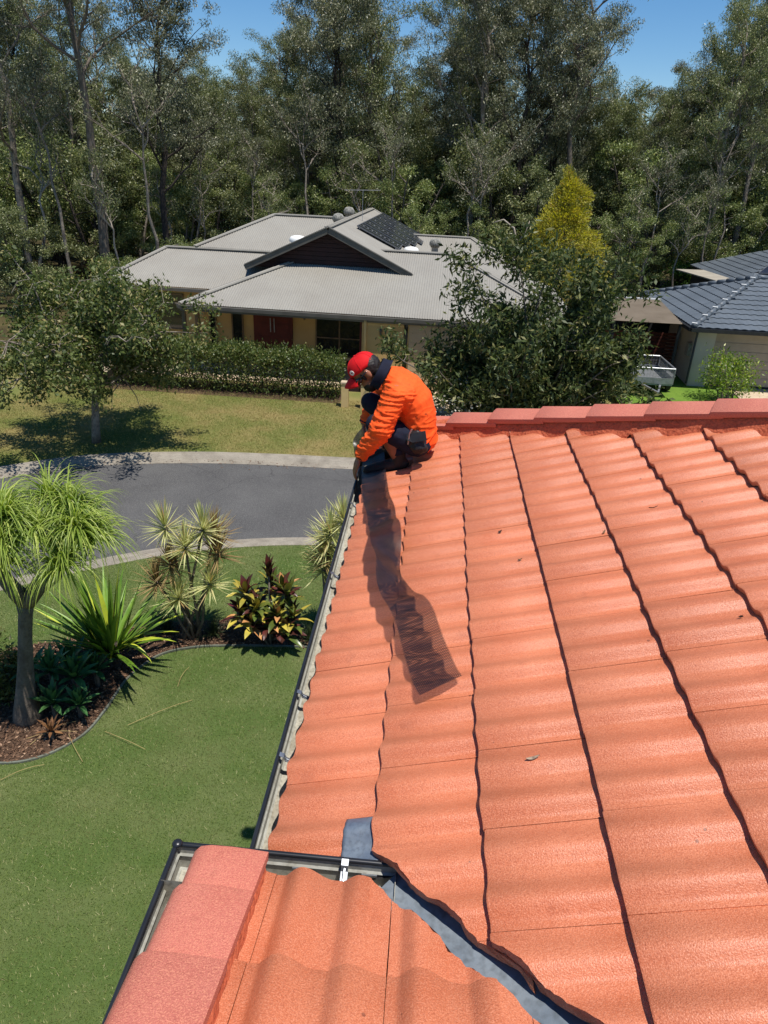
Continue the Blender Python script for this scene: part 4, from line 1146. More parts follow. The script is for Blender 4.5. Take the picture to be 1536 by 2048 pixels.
# cage trailer
mat('galv', srgb(150, 152, 154), 0.45, srgb(128, 130, 132), 12, 5, metallic=0.5)
mat('tyre', (0.02, 0.02, 0.021), 0.85, (0.03, 0.03, 0.03), 20)
TR = empty('cage_trailer', (6.85, 24.3, 0.30), 0, 'galvanised mesh cage trailer parked beside the big dark bush', 'trailer')
MB().box(0, 1.4, 0, 1.9, 0.40, 0.46).build('tray', 'galv', TR)
m = MB().box(0, 1.4, -0.02, 0.0, 0.46, 0.66).box(0, 1.4, 1.9, 1.92, 0.46, 0.66).box(-0.02, 0, 0, 1.9, 0.46, 0.66).box(1.4, 1.42, 0, 1.9, 0.46, 0.66).build('tray_side', 'galv', TR)
m = MB()
for x in (0, 1.4):
    for y in (0, 0.95, 1.9): m.tube([(x, y, 0.46), (x, y, 0.98)], 0.022, 6)
for a, b in (((0, 0), (1.4, 0)), ((0, 1.9), (1.4, 1.9)), ((0, 0), (0, 1.9)), ((1.4, 0), (1.4, 1.9))): m.tube([(*a, 0.98), (*b, 0.98)], 0.026, 6)
m.build('cage_frame', 'galv', TR)
m = MB()
for i in range(1, 7):
    z = 0.66 + 0.045 * i
    for a, b in (((0, 0), (1.4, 0)), ((0, 1.9), (1.4, 1.9)), ((0, 0), (0, 1.9)), ((1.4, 0), (1.4, 1.9))): m.tube([(*a, z), (*b, z)], 0.005, 4)
for i in range(1, 14):
    for y in (0, 1.9): m.tube([(0.1 * i, y, 0.66), (0.1 * i, y, 0.98)], 0.004, 4)
for i in range(1, 19):
    for x in (0, 1.4): m.tube([(x, 0.1 * i, 0.66), (x, 0.1 * i, 0.98)], 0.004, 4)
m.build('cage_mesh', 'galv', TR)
for x in (-0.13, 1.53):
    MB().add(*(lambda c: (c.v, c.f))(MB().tube([(x - 0.08, 0.95, 0.28), (x + 0.08, 0.95, 0.28)], 0.28, 18))).build('wheel', 'tyre', TR)
    MB().box(x - 0.11, x + 0.11, 0.55, 1.35, 0.58, 0.60).build('mudguard', 'galv', TR)
MB().bar((0.4, 0, 0.40), (0.7, -0.9, 0.38), 0.06, 0.06).bar((1.0, 0, 0.40), (0.7, -0.9, 0.38), 0.06, 0.06).build('drawbar', 'galv', TR)

# small blue car half hidden behind the bush
mat('blue_paint', srgb(40, 74, 128), 0.3, srgb(36, 68, 120), 2, 3, spec=0.6, coat=0.5)
mat('headlamp', srgb(200, 206, 210), 0.2)
CR = empty('parked_car', (0.75, 22.7, 0.02), 0, 'small blue hatchback parked behind the big dark bush', 'car')
prof = [(0.02, 0.30), (0.0, 0.55), (0.10, 0.72), (0.95, 0.86), (1.55, 1.32), (2.0, 1.42), (3.0, 1.40), (3.55, 1.12), (3.85, 0.92), (3.88, 0.5), (3.8, 0.30)]
m = MB(); vs = []; fs = []
ys = [(0.0, 0.93), (0.06, 1.0), (0.8, 1.015), (1.54, 1.0), (1.6, 0.93)]
for y, s in ys:
    for x, z in prof:
        inset = 0.16 if z > 1.0 else 0.0
        yy = y + (inset if y < 0.3 else (-inset if y > 1.3 else 0))
        vs.append((1.95 + (x - 1.95) * (s if z < 1 else 1), yy, z))
k = len(prof)
for i in range(len(ys) - 1):
    for j in range(k - 1): fs.append((i * k + j, i * k + j + 1, (i + 1) * k + j + 1, (i + 1) * k + j))
    fs.append((i * k + k - 1, i * k, (i + 1) * k, (i + 1) * k + k - 1))
fs.append(tuple(range(k))); fs.append(tuple(range((len(ys) - 1) * k + k - 1, (len(ys) - 1) * k - 1, -1)))
body = m.add(vs, fs).build('body', 'blue_paint', CR); fix_normals(body.data); smooth_by_angle(body, 40)
MB().add([(1.02, 0.14, 0.905), (1.02, 1.46, 0.905), (1.52, 1.40, 1.315), (1.52, 0.20, 1.315)], [(0, 1, 2, 3)]).build('windscreen', 'glass_dark', CR)
for y, o_ in ((-0.004, -1), (1.604, 1)):
    s = 0.13 if o_ < 0 else -0.13
    for a, b in ((1.2, 2.0), (2.06, 2.75), (2.8, 3.3)):
        MB().add([(a, y + s * 0.35, 0.93), (b, y + s * 0.35, 0.93), (min(b, 3.05), y + s * 1.1, 1.30), (max(a, 1.62), y + s * 1.1, 1.30)], [(0, 1, 2, 3)]).build('side_window', 'glass_dark', CR)
for x in (0.72, 3.12):
    for y in (-0.01, 1.45):
        w = MB().tube([(x, y, 0.29), (x, y + 0.17, 0.29)], 0.29, 20).build('wheel', 'tyre', CR)
        MB().tube([(x, y - 0.006 if y < 1 else y + 0.165, 0.29), (x, y + 0.005 if y < 1 else y + 0.176, 0.29)], 0.19, 16).build('rim', 'alu', w)
for y in (0.08, 1.22): MB().box(0.0, 0.1, y, y + 0.3, 0.58, 0.7).build('headlight', 'headlamp', CR)
# ------------------------------------------------------------------ trees
mat('bark_pale', srgb(150, 140, 126), 0.9, srgb(112, 100, 88), 3.5, 7, 0.35, 0.7, srgb(74, 64, 56), 14, 0.6, bump=0.5, bscale=18, bdist=0.03)
mat('bark_dark', srgb(62, 54, 48), 0.95, srgb(44, 38, 34), 5, 7, 0.35, 0.7, srgb(84, 76, 68), 14, 0.5, bump=0.8, bscale=22, bdist=0.04)
mat('bark_grey', srgb(120, 110, 98), 0.9, srgb(92, 82, 72), 6, 7, 0.35, 0.7, srgb(70, 62, 54), 30, 0.5, bump=0.4, bscale=40, bdist=0.02)
mat('twig_pale', srgb(168, 156, 140), 0.8, srgb(140, 128, 114), 10, 3)
leaf_mat('gum_leaf', srgb(68, 73, 50), srgb(126, 129, 94), 0.42, 0.25, srgb(194, 189, 158), 0.5, 0.15)
leaf_mat('gum_leaf_green', srgb(70, 80, 46), srgb(128, 136, 84), 0.42, 0.27, srgb(190, 186, 138), 0.5, 0.15)
leaf_mat('understorey_leaf', srgb(76, 90, 48), srgb(138, 150, 88), 0.42, 0.3, srgb(194, 192, 134), 0.45, 0.18)
leaf_mat('dark_bush_leaf', srgb(44, 58, 28), srgb(88, 100, 54), 0.5, 0.28, srgb(142, 136, 84), 0.35)
leaf_mat('street_leaf', srgb(54, 68, 32), srgb(104, 116, 58), 0.5, 0.3, srgb(160, 146, 96), 0.4)
leaf_mat('golden_leaf', srgb(132, 134, 50), srgb(194, 186, 82), 0.6, 0.4, srgb(150, 116, 62), 0.3)
leaf_mat('fresh_leaf', srgb(72, 104, 30), srgb(132, 154, 54), 0.4, 0.35, srgb(186, 186, 90), 0.5)
leaf_mat('hedge_leaf', srgb(54, 70, 30), srgb(100, 114, 54), 0.45, 0.3, srgb(140, 134, 78), 0.5)
leaf_mat('round_bush_leaf', srgb(50, 80, 28), srgb(88, 122, 46), 0.5, 0.3, None, 0.4)

def branch_path(p, d, L, n, r, up=0.25, wob=0.25):
    pts = [Vector(p)]; d = Vector(d).normalized()
    for i in range(n):
        d = (d + Vector((r.gauss(0, wob), r.gauss(0, wob), r.gauss(0, wob * 0.6) + up * 0.3))).normalized()
        pts.append(pts[-1] + d * (L / n))
    return pts
def gum(seed, H=18.0, crown=0.5, spread=0.22, leaves=15000, r0=0.26, lsize=0.17, clump=0.85, limbs=9, lean=0.03):
    """tall eucalypt: bare bole, ascending limbs, open drooping leaf clumps; returns wood mesh, leaf mesh"""
    r = random.Random(seed); g = np.random.default_rng(seed)
    wood = MB()
    top = H * 0.9
    pts = [Vector((0, 0, -0.3))]; n = 9
    lx, ly = r.gauss(0, lean), r.gauss(0, lean)
    for i in range(1, n + 1):
        z = top * i / n
        pts.append(Vector((lx * z + r.gauss(0, 0.10) * i / 3, ly * z + r.gauss(0, 0.10) * i / 3, z)))
    rad = [r0 * (1.25 if i == 0 else (1 - 0.85 * i / n)) for i in range(n + 1)]
    wood.tube(pts, rad, 8)
    centres = []
    def at(z):
        f = max(0.0, min(0.999, z / top)) * n; i = int(f); return pts[i].lerp(pts[i + 1], f - i) if i < n else pts[-1]
    for k in range(limbs):
        f = (1 - crown) + crown * (k + r.random()) / limbs * 0.96
        p = at(H * f * 0.92); a = k * 2.4 + r.uniform(-0.5, 0.5)
        L = H * spread * (1.15 - 0.65 * (f - (1 - crown)) / crown) * r.uniform(0.75, 1.25)
        d = Vector((math.cos(a), math.sin(a), r.uniform(0.6, 1.4)))
        bp = branch_path(p, d, L, 5, r)
        rb = max(0.045, r0 * 0.40 * (1.1 - f * 0.6))
        wood.tube(bp, [rb * (1 - 0.75 * i / 5) for i in range(6)], 5, False)
        centres.append((bp[-1], 1.0))
        for s in range(r.randint(7, 10)):
            i0 = r.randint(1, 5); q = bp[i0]
            d2 = (bp[i0] - bp[i0 - 1]).normalized() + Vector((r.gauss(0, 0.8), r.gauss(0, 0.8), r.gauss(0.2, 0.4)))
            sp = branch_path(q, d2, L * r.uniform(0.25, 0.6), 3, r, 0.1)
            wood.tube(sp, [rb * 0.4, rb * 0.28, rb * 0.18, rb * 0.08], 4, False)
            centres.append((sp[-1], r.uniform(0.6, 1.0))); centres.append((sp[2], r.uniform(0.45, 0.8)))
    for i in range(6): centres.append((pts[-1] + Vector((r.gauss(0, 0.9), r.gauss(0, 0.9), r.uniform(-0.6, H * 0.08))), 0.9))
    w = np.array([c[1] for c in centres]); cnt = g.multinomial(leaves, w ** 2 / (w ** 2).sum())
    P = []; 
    for (c, s), m_ in zip(centres, cnt):
        b = in_ball(m_, g) * np.array([clump * s * 1.15, clump * s * 1.15, clump * s * 0.8])
        P.append(b + np.array(c))
    P = np.concatenate(P)
    ax = g.normal(size=P.shape) * 0.6 + np.array([0, 0, -0.75])
    L = lsize * (0.6 + 0.8 * g.random(len(P)))
    v, q = leaf_quads(P, ax, L, L * 0.30, g)
    wm = wood.mesh('trunk'); wm.polygons.foreach_set('use_smooth', [True] * len(wm.polygons))
    return wm, quad_mesh('crown', v, q)
def bushy(seed, H=9.0, leaves=12000, wide=0.34, lsize=0.15, r0=0.12, low=0.12, clump=0.42, stems=4, droop=-0.4):
    """rounder understorey tree with several stems and foliage down low"""
    r = random.Random(seed); g = np.random.default_rng(seed)
    wood = MB(); centres = []
    for s in range(stems):
        a = 6.28 * s / stems + r.uniform(-0.4, 0.4)
        d = Vector((math.cos(a) * 0.35, math.sin(a) * 0.35, 1))
        bp = branch_path((r.gauss(0, 0.12), r.gauss(0, 0.12), -0.2), d, H * r.uniform(0.75, 0.95), 7, r, 0.3, 0.13)
        wood.tube(bp, [r0 * (1 - 0.8 * i / 7) for i in range(8)], 6, False)
        for k in range(15):
            f = low + (1 - low) * (k + r.random()) / 15
            i0 = min(6, int(f * 7)); p = bp[i0].lerp(bp[i0 + 1], f * 7 - i0)
            a2 = r.uniform(0, 6.28); L = H * wide * (1.05 - 0.6 * f) * r.uniform(0.6, 1.15)
            sp = branch_path(p, (math.cos(a2), math.sin(a2), 0.45 + r.gauss(0, 0.25)), L, 4, r, 0.15, 0.32)
            wood.tube(sp, [r0 * 0.35, r0 * 0.28, r0 * 0.2, r0 * 0.12, r0 * 0.05], 4, False)
            centres += [(sp[-1], 1.0), (sp[3], 0.85), (sp[2], 0.7)]
        centres.append((bp[-1], 1.0))
    w = np.array([c[1] for c in centres]); cnt = g.multinomial(leaves, w ** 2 / (w ** 2).sum())
    P = np.concatenate([in_ball(m_, g) * clump * s * np.array([1.1, 1.1, 0.8]) + np.array(c) for (c, s), m_ in zip(centres, cnt)])
    P[:, 2] = np.maximum(P[:, 2], 0.05)
    ax = g.normal(size=P.shape) * 0.7 + np.array([0, 0, droop])
    L = lsize * (0.6 + 0.8 * g.random(len(P)))
    v, q = leaf_quads(P, ax, L, L * 0.36, g)
    wm = wood.mesh('trunk'); wm.polygons.foreach_set('use_smooth', [True] * len(wm.polygons))
    return wm, quad_mesh('crown', v, q)
def plant_tree(name, wm, lm, loc, rz, sc, label, cat, group, sz=None):
    e = empty(name, loc, rz, label, cat, group)
    e.scale = (sc, sc, sz or sc)
    inst('trunk', wm, (0, 0, 0), parent=e); inst('crown', lm, (0, 0, 0), parent=e)
    return e
def setmat(pair, a, b):
    pair[0].materials.append(MATS[a]); pair[1].materials.append(MATS[b]); return pair
GUMS = [setmat(gum(101, 20, 0.62, 0.20, 40000, 0.25, 0.125, 0.58, 17), 'bark_pale', 'gum_leaf'),
        setmat(gum(102, 18, 0.70, 0.20, 40000, 0.20, 0.125, 0.56, 18), 'bark_dark', 'gum_leaf'),
        setmat(gum(103, 19, 0.58, 0.24, 40000, 0.23, 0.125, 0.6, 16), 'bark_pale', 'gum_leaf_green'),
        setmat(gum(104, 16, 0.75, 0.22, 38000, 0.17, 0.125, 0.54, 18), 'bark_dark', 'gum_leaf_green'),
        setmat(gum(105, 21, 0.52, 0.21, 40000, 0.28, 0.13, 0.62, 16, 0.05), 'bark_grey', 'gum_leaf'),
        setmat(gum(106, 15, 0.8, 0.22, 36000, 0.15, 0.12, 0.54, 18, 0.05), 'bark_grey', 'gum_leaf_green')]
UNDER = [setmat(bushy(201, 8.5, 26000, 0.32, 0.12), 'bark_grey', 'understorey_leaf'),
         setmat(bushy(202, 7.0, 24000, 0.36, 0.12), 'bark_dark', 'gum_leaf_green'),
         setmat(bushy(203, 10.0, 28000, 0.28, 0.13), 'bark_pale', 'understorey_leaf'),
         setmat(bushy(204, 5.0, 14000, 0.42, 0.11), 'bark_dark', 'understorey_leaf')]
ORD = ['first', 'second', 'third', 'fourth', 'fifth', 'sixth', 'seventh', 'eighth', 'ninth', 'tenth', 'eleventh', 'twelfth', 'thirteenth', 'fourteenth', 'fifteenth', 'sixteenth',
       'seventeenth', 'eighteenth', 'nineteenth', 'twentieth', 'twenty-first', 'twenty-second', 'twenty-third', 'twenty-fourth', 'twenty-fifth', 'twenty-sixth', 'twenty-seventh', 'twenty-eighth', 'twenty-ninth', 'thirtieth']
tr = random.Random(5)
# front rank of tall gums: (x, y, variant, height, turn)
front_gums = [(-25.5, 40, 1, 17.5), (-21.5, 38, 0, 19), (-16.5, 36.5, 4, 20.5), (-14.8, 40, 1, 18), (-13.2, 46, 3, 11.3), (-10.6, 47, 5, 11.8), (-8.6, 48, 2, 11.4), (-6.0, 46.5, 1, 18.8), (-3.6, 48, 5, 16.5),
              (-1.6, 50, 3, 10.8), (1.9, 46, 0, 18.5), (4.4, 47.5, 1, 18.8), (7.6, 48, 4, 19.0), (10.6, 50, 3, 12.0), (13.0, 48, 5, 12.2), (15.8, 46, 2, 15.6), (18.6, 49, 0, 18.0), (22.5, 48, 1, 17.5), (27, 49, 4, 19)]
HT = [20, 18, 19, 16, 21, 15]
for i, (x, y, k, h) in enumerate(front_gums):
    sc = h / HT[k]
    lab = 'tall eucalypt, %s from the left along the front of the forest' % ORD[i]
    plant_tree('eucalyptus_tree', *GUMS[k], (x, y, 0), tr.uniform(0, 6.28), sc, lab, 'tree', 'eucalypts along the forest front')
rank2 = [(15, 51, 1, 10.2), (85, 52, 3, 11), (150, 50, 2, 10.5), (225, 54, 0, 9.6), (275, 51, 5, 6.8), (330, 53, 3, 5.4), (400, 52, 1, 6.4), (470, 54, 5, 5.8), (540, 52, 0, 5.6), (600, 51, 2, 8.2), (655, 53, 1, 10.6), (715, 50, 0, 10.8), (770, 53, 4, 10), (820, 54, 5, 4.6), (905, 51, 1, 9.9), (955, 53, 2, 10.8), (1015, 51, 5, 10.8), (1075, 54, 0, 11.2), (1130, 51, 1, 10.8), (1180, 53, 3, 8.2), (1250, 52, 5, 5.6), (1315, 54, 1, 5.8), (1375, 52, 0, 7.6), (1440, 51, 3, 10.2), (1500, 53, 1, 10.6)]
for i, (px, y, k, ang) in enumerate(rank2):
    h = 7 + y * math.tan(R(ang))
    plant_tree('eucalyptus_tree', *GUMS[k], ((-0.581 + px * 0.000631) * y, y, 0), tr.uniform(0, 6.28), h / HT[k], 'eucalypt crown in the second rank of the forest, %s from the left' % ORD[i], 'tree', 'eucalypts of the second rank')
DEEP = 'slender eucalypt standing deep in the forest behind the front rank'
for row, (y0, y1, n, x0, x1) in enumerate(((52, 58, 17, -36, 33), (60, 68, 19, -42, 40), (72, 86, 20, -52, 52))):
    for i in range(n):
        x = x0 + (x1 - x0) * (i + tr.uniform(0.15, 0.85)) / n; y = tr.uniform(y0, y1); k = tr.randrange(6)
        px = -3.9 / 48 * y + 0
        gap = any(abs(x / y - c) < 0.028 for c in (-0.255, -0.075 + 0.055, 0.225))
        h = 7 + y * math.tan(R(tr.uniform(4.4, 6.0) - (1.0 if gap else 0)))
        plant_tree('eucalyptus_tree', *GUMS[k], (x, y, 0), tr.uniform(0, 6.28), h / HT[k], DEEP, 'tree', 'eucalypts deep in the forest')
unders = []
for i in range(22):
    unders.append((-31 + 60 * (i + tr.uniform(0.1, 0.9)) / 22, tr.uniform(42.5, 46.5), tr.randrange(4), tr.uniform(5.5, 9.5)))
unders += [(-12.5, 36.5, 3, 4.0), (-19, 33.5, 1, 5.0), (-23.5, 34, 0, 6.5), (-15.0, 34.0, 3, 3.2), (-27, 36, 2, 8)]
unders = [u for u in unders if not (7.5 < u[0] < 16.5 and u[1] < 44)]
unders.sort(key=lambda u: u[0] / u[1])
UH = [8.5, 7, 10, 5]
for i, (x, y, k, h) in enumerate(unders):
    plant_tree('understorey_tree', *UNDER[k], (x, y, 0), tr.uniform(0, 6.28), h / UH[k], 'bushy green understorey tree, %s from the left under the eucalypts' % ORD[i], 'tree', 'bushy trees at the forest edge', None)
DEEPU = 'bushy understorey tree deep in the forest between the trunks'
for i in range(26):
    x = -38 + 74 * (i + tr.uniform(0.1, 0.9)) / 26
    k = tr.randrange(4)
    plant_tree('understorey_tree', *UNDER[k], (x, tr.uniform(50, 60), 0), tr.uniform(0, 6.28), tr.uniform(8, 12) / UH[k], DEEPU, 'tree', 'bushy trees deep in the forest')
SAP = [setmat(gum(301, 8.5, 0.5, 0.22, 2600, 0.085, 0.12, 0.42, 8, 0.10), 'twig_pale', 'gum_leaf_green'), setmat(gum(302, 10.5, 0.4, 0.2, 2600, 0.10, 0.12, 0.42, 7, 0.08), 'bark_pale', 'gum_leaf')]
sapx = [30, 120, 250, 320, 372, 398, 445, 510, 560, 640, 760, 840, 945, 1010, 1290, 1345, 1420, 1475]
for i, px in enumerate(sapx):
    y = tr.uniform(41.8, 43.2) if px > 330 else tr.uniform(35, 38)
    plant_tree('pale_sapling', *SAP[i % 2], ((-0.581 + px * 0.000631) * y, y, 0), tr.uniform(0, 6.28), tr.uniform(0.75, 1.15), 'thin pale sapling trunk before the forest, %s from the left' % ORD[i], 'tree', 'pale saplings at the forest edge')
# far wood that reads as one mass
g = np.random.default_rng(9)
n = 60000
x = g.uniform(-80, 85, n); y = g.uniform(92, 112, n)
hmax = 12.5 + 3.5 * np.array([noise.noise(Vector((a * 0.12, 0.3, 0))) for a in x[::1]]) if False else 12.5 + 2.2 * np.sin(x * 0.35) + 1.6 * np.sin(x * 0.9 + 1)
z = g.random(n) * hmax
v, q = leaf_quads(np.c_[x, y, z], g.normal(size=(n, 3)) + np.array([0, 0, -0.5]), 0.75 + 0.5 * g.random(n), 0.30, g)
o = link('far_wood', quad_mesh('far_wood', v, q), 'gum_leaf'); tag(o, 'distant mass of grey-green bush filling the gaps between the forest trunks', 'woodland', kind='stuff')

# ---- street tree: spreading crown, dead arching twigs on top
def street_tree():
    r = random.Random(31); g = np.random.default_rng(31)
    e = empty('street_tree', (-8.81, 17.4, 0), 0, 'spreading street tree with bare arching twigs on the far verge', 'tree')
    wood = MB(); cs = []
    wood.tube([(0, 0, -0.1), (0.05, 0, 0.5), (0.10, 0.02, 1.0), (0.16, 0.02, 1.5), (0.22, 0.04, 1.9)], [0.13, 0.105, 0.095, 0.09, 0.08], 10)
    wood.tube([(0.14, 0.02, 1.35), (0.3, 0.1, 1.6), (0.36, 0.1, 2.0)], [0.07, 0.06, 0.05], 7)
    tops = []
    for k in range(20):
        a = 2.4 * k; out = r.uniform(0.5, 1.0)
        d = Vector((math.cos(a) * out, math.sin(a) * out, r.uniform(0.15, 1.0)))
        bp = branch_path((0.2, 0.04, 1.5 + 0.03 * k), d, r.uniform(2.2, 3.1), 6, r, 0.05, 0.16)
        wood.tube(bp, [0.06, 0.05, 0.04, 0.03, 0.022, 0.015, 0.008], 5, False)
        for s in range(9):
            i0 = r.randint(2, 6); d2 = Vector((r.gauss(0, 1), r.gauss(0, 0.9), r.gauss(0.0, 0.6)))
            sp = branch_path(bp[i0], d2, r.uniform(0.6, 1.2), 3, r, 0.0, 0.25)
            wood.tube(sp, [0.018, 0.014, 0.01, 0.005], 4, False)
            cs += [(sp[-1], 1), (sp[2], 0.8)]; tops.append(sp[-1])
        cs.append((bp[-1], 1))
    cs = [(c, s) for c, s in cs if c.z > 1.6]
    cnt = g.multinomial(40000, [1 / len(cs)] * len(cs))
    P = np.concatenate([in_ball(m_, g) * 0.38 * s + np.array(c) for (c, s), m_ in zip(cs, cnt)])
    P = P[(P[:, 2] > 1.5) & (P[:, 2] < 4.95)]
    ax = g.normal(size=P.shape) * 0.75 + np.array([0, 0, -0.35])
    L = 0.10 * (0.6 + 0.8 * g.random(len(P)))
    v, q = leaf_quads(P, ax, L, L * 0.5, g)
    wood.build('trunk', 'bark_pale', e, True)
    link('crown', quad_mesh('crown', v, q), 'street_leaf', e)
    tw = MB()
    for i in range(120):
        t = r.choice(tops)
        if t.z < 2.6: continue
        a = r.uniform(0, 6.28); L = r.uniform(0.4, 0.9)
        d = Vector((math.cos(a), math.sin(a), 0))
        tw.tube([t, t + d * L * 0.35 + Vector((0, 0, 0.22 * L)), t + d * L * 0.75 + Vector((0, 0, 0.16 * L)), t + d * L + Vector((0, 0, -0.22 * L))], [0.009, 0.007, 0.006, 0.004], 4, False)
    tag(tw.build('dead_twigs', 'twig_pale', e), kind='stuff')
street_tree()

# ---- big dark bush in front of the garage
def big_bush():
    r = random.Random(41); g = np.random.default_rng(41)
    e = empty('dark_bush', (3.0, 20.9, 0), 0, 'large dark glossy bush hiding the right half of the corrugated-roof house', 'bush')
    wood = MB(); cs = []
    def limb(p, d, L, w0, n=6, up=0.1, subs=7):
        bp = branch_path(p, d, L, n, r, up, 0.12)
        wood.tube(bp, [w0 * (1 - 0.85 * i / n) for i in range(n + 1)], 6, False)
        for s in range(subs):
            i0 = r.randint(1, n); d2 = (bp[i0] - bp[i0 - 1]).normalized() + Vector((r.gauss(0, 0.9), r.gauss(0, 0.8), r.gauss(0, 0.6)))
            sp = branch_path(bp[i0], d2, r.uniform(0.5, 1.1), 3, r, 0.0, 0.25)
            wood.tube(sp, [0.018, 0.013, 0.009, 0.004], 4, False)
            cs.extend([(sp[-1], 1), (sp[2], 0.75)])
        cs.append((bp[-1], 0.9))
    for k in range(26):
        a = 2.4 * k; t = r.random()
        d = Vector((math.cos(a) * (0.25 + 0.75 * t), math.sin(a) * 0.5, 1.25 - 0.95 * t))
        limb((r.gauss(0, 0.5), r.gauss(0, 0.3), 0.0), d, r.uniform(3.0, 4.5) * (1.0 if t < 0.6 else 0.85), 0.06)
    for dx, dz, L in ((-1.9, 3.0, 4.5), (-2.2, 2.3, 4.6), (1.0, 4.2, 5.1), (0.2, 4.2, 5.0), (-1.0, 4.0, 4.9), (2.0, 3.4, 4.8), (-2.9, 1.2, 4.3), (2.4, 2.2, 3.7), (2.6, 1.2, 3.2), (1.5, 3.9, 5.0), (-0.6, 4.4, 5.2), (2.8, 2.2, 3.7)):
        limb((r.gauss(0, 0.4), r.gauss(0, 0.3), 0.0), (dx, r.gauss(0, 0.5), dz), L, 0.07, 7, 0.05, 9)
    cs2 = [(c, s) for c, s in cs if c.z > 0.15]
    cnt = g.multinomial(46000, [1 / len(cs2)] * len(cs2))
    P = np.concatenate([in_ball(m_, g) * 0.46 * s + np.array(c) for (c, s), m_ in zip(cs2, cnt)])
    P = P[P[:, 2] > 0.05]
    ax = g.normal(size=P.shape) * 0.8 + np.array([0, 0, -0.3])
    L = 0.20 * (0.6 + 0.7 * g.random(len(P)))
    v, q = leaf_quads(P, ax, L, L * 0.33, g)
    wood.build('stems', 'bark_grey', e, True)
    link('crown', quad_mesh('crown', v, q), 'dark_bush_leaf', e)
    # bare crooked branch standing out at the top
    MB().tube([(-0.75, 0, 4.3), (-0.85, 0, 5.2), (-1.0, 0, 5.65), (-1.3, 0, 5.85), (-1.6, 0, 5.75)], [0.04, 0.035, 0.028, 0.02, 0.01], 6).tube([(-0.87, 0, 5.25), (-0.65, 0, 5.6), (-0.6, 0, 5.85)], [0.025, 0.02, 0.008], 5).build('bare_branch', 'twig_pale', e, True)
    # white blossom low on the left
    P = np.array([(-2.0, -0.9, 0.75)]) + g.normal(size=(160, 3)) * np.array([0.45, 0.3, 0.35])
    P = P[P[:, 2] > 0.1]
    v, q = leaf_quads(P, g.normal(size=P.shape), 0.09, 0.07, g)
    leaf_mat('blossom', srgb(214, 208, 188), srgb(240, 236, 222), 0.7, 0.3)
    link('blossom', quad_mesh('blossom', v, q), 'blossom', e)
big_bush()

# ---- golden conifer behind the bush
def conifer():
    r = random.Random(51); g = np.random.default_rng(51)
    e = empty('golden_conifer', (6.0, 37.0, 0), 0, 'golden yellow conifer rising behind the big dark bush', 'tree')
    wood = MB().tube([(0, 0, -0.1), (0, 0, 3), (0, 0, 6.4)], [0.16, 0.1, 0.03], 7)
    P = []; A = []
    for k in range(80):
        f = ((k + 0.5) / 80) ** 0.85; z = 0.7 + 5.9 * f; a = 2.4 * k + r.uniform(-0.5, 0.5)
        rad = 2.5 * (1 - f) ** 0.62 * r.uniform(0.55, 1.12)
        c = np.array([rad * math.cos(a), rad * math.sin(a), z + r.gauss(0, 0.12)]); m_ = 300
        s_ = r.uniform(0.42, 0.78) * (1.05 - 0.35 * f)
        b = unit(g.normal(size=(m_, 3))) * (g.random((m_, 1)) ** 0.3) * np.array([s_, s_, s_ * 0.8])
        P.append(b + c); A.append(b * 1.6 + np.array([math.cos(a) * 0.3, math.sin(a) * 0.3, 0.35]))
    for k in range(5):
        c = np.array([r.gauss(0, 0.22), r.gauss(0, 0.22), 6.45 + 0.17 * k]); b = in_ball(110, g) * np.array([0.2, 0.2, 0.3])
        P.append(b + c); A.append(b + np.array([0, 0, 0.6]))
    P = np.concatenate(P); A = np.concatenate(A) + g.normal(size=P.shape) * 0.25
    L = 0.14 * (0.6 + 0.8 * g.random(len(P)))
    v, q = leaf_quads(P, A, L, L * 0.32, g)
    wood.build('trunk', 'bark_dark', e, True); link('crown', quad_mesh('crown', v, q), 'golden_leaf', e)
conifer()
# ---- round green tree behind the slate roof, fresh shrub by the garage
p = setmat(bushy(61, 3.4, 9000, 0.42, 0.12, 0.07, 0.1, 0.45, 4, 0.0), 'bark_dark', 'round_bush_leaf')
plant_tree('round_tree', *p, (14.5, 44.5, 0), 0.4, 1.0, 'round fresh-green tree behind the slate roof', 'tree', None)
p = setmat(bushy(62, 2.0, 3000, 0.50, 0.11, 0.035, 0.18, 0.30, 6, 0.25), 'bark_grey', 'fresh_leaf')
plant_tree('shrub', *p, (10.15, 24.2, 0.30), 1.1, 0.98, 'bright yellow-green shrub before the slate house garage', 'shrub', None)

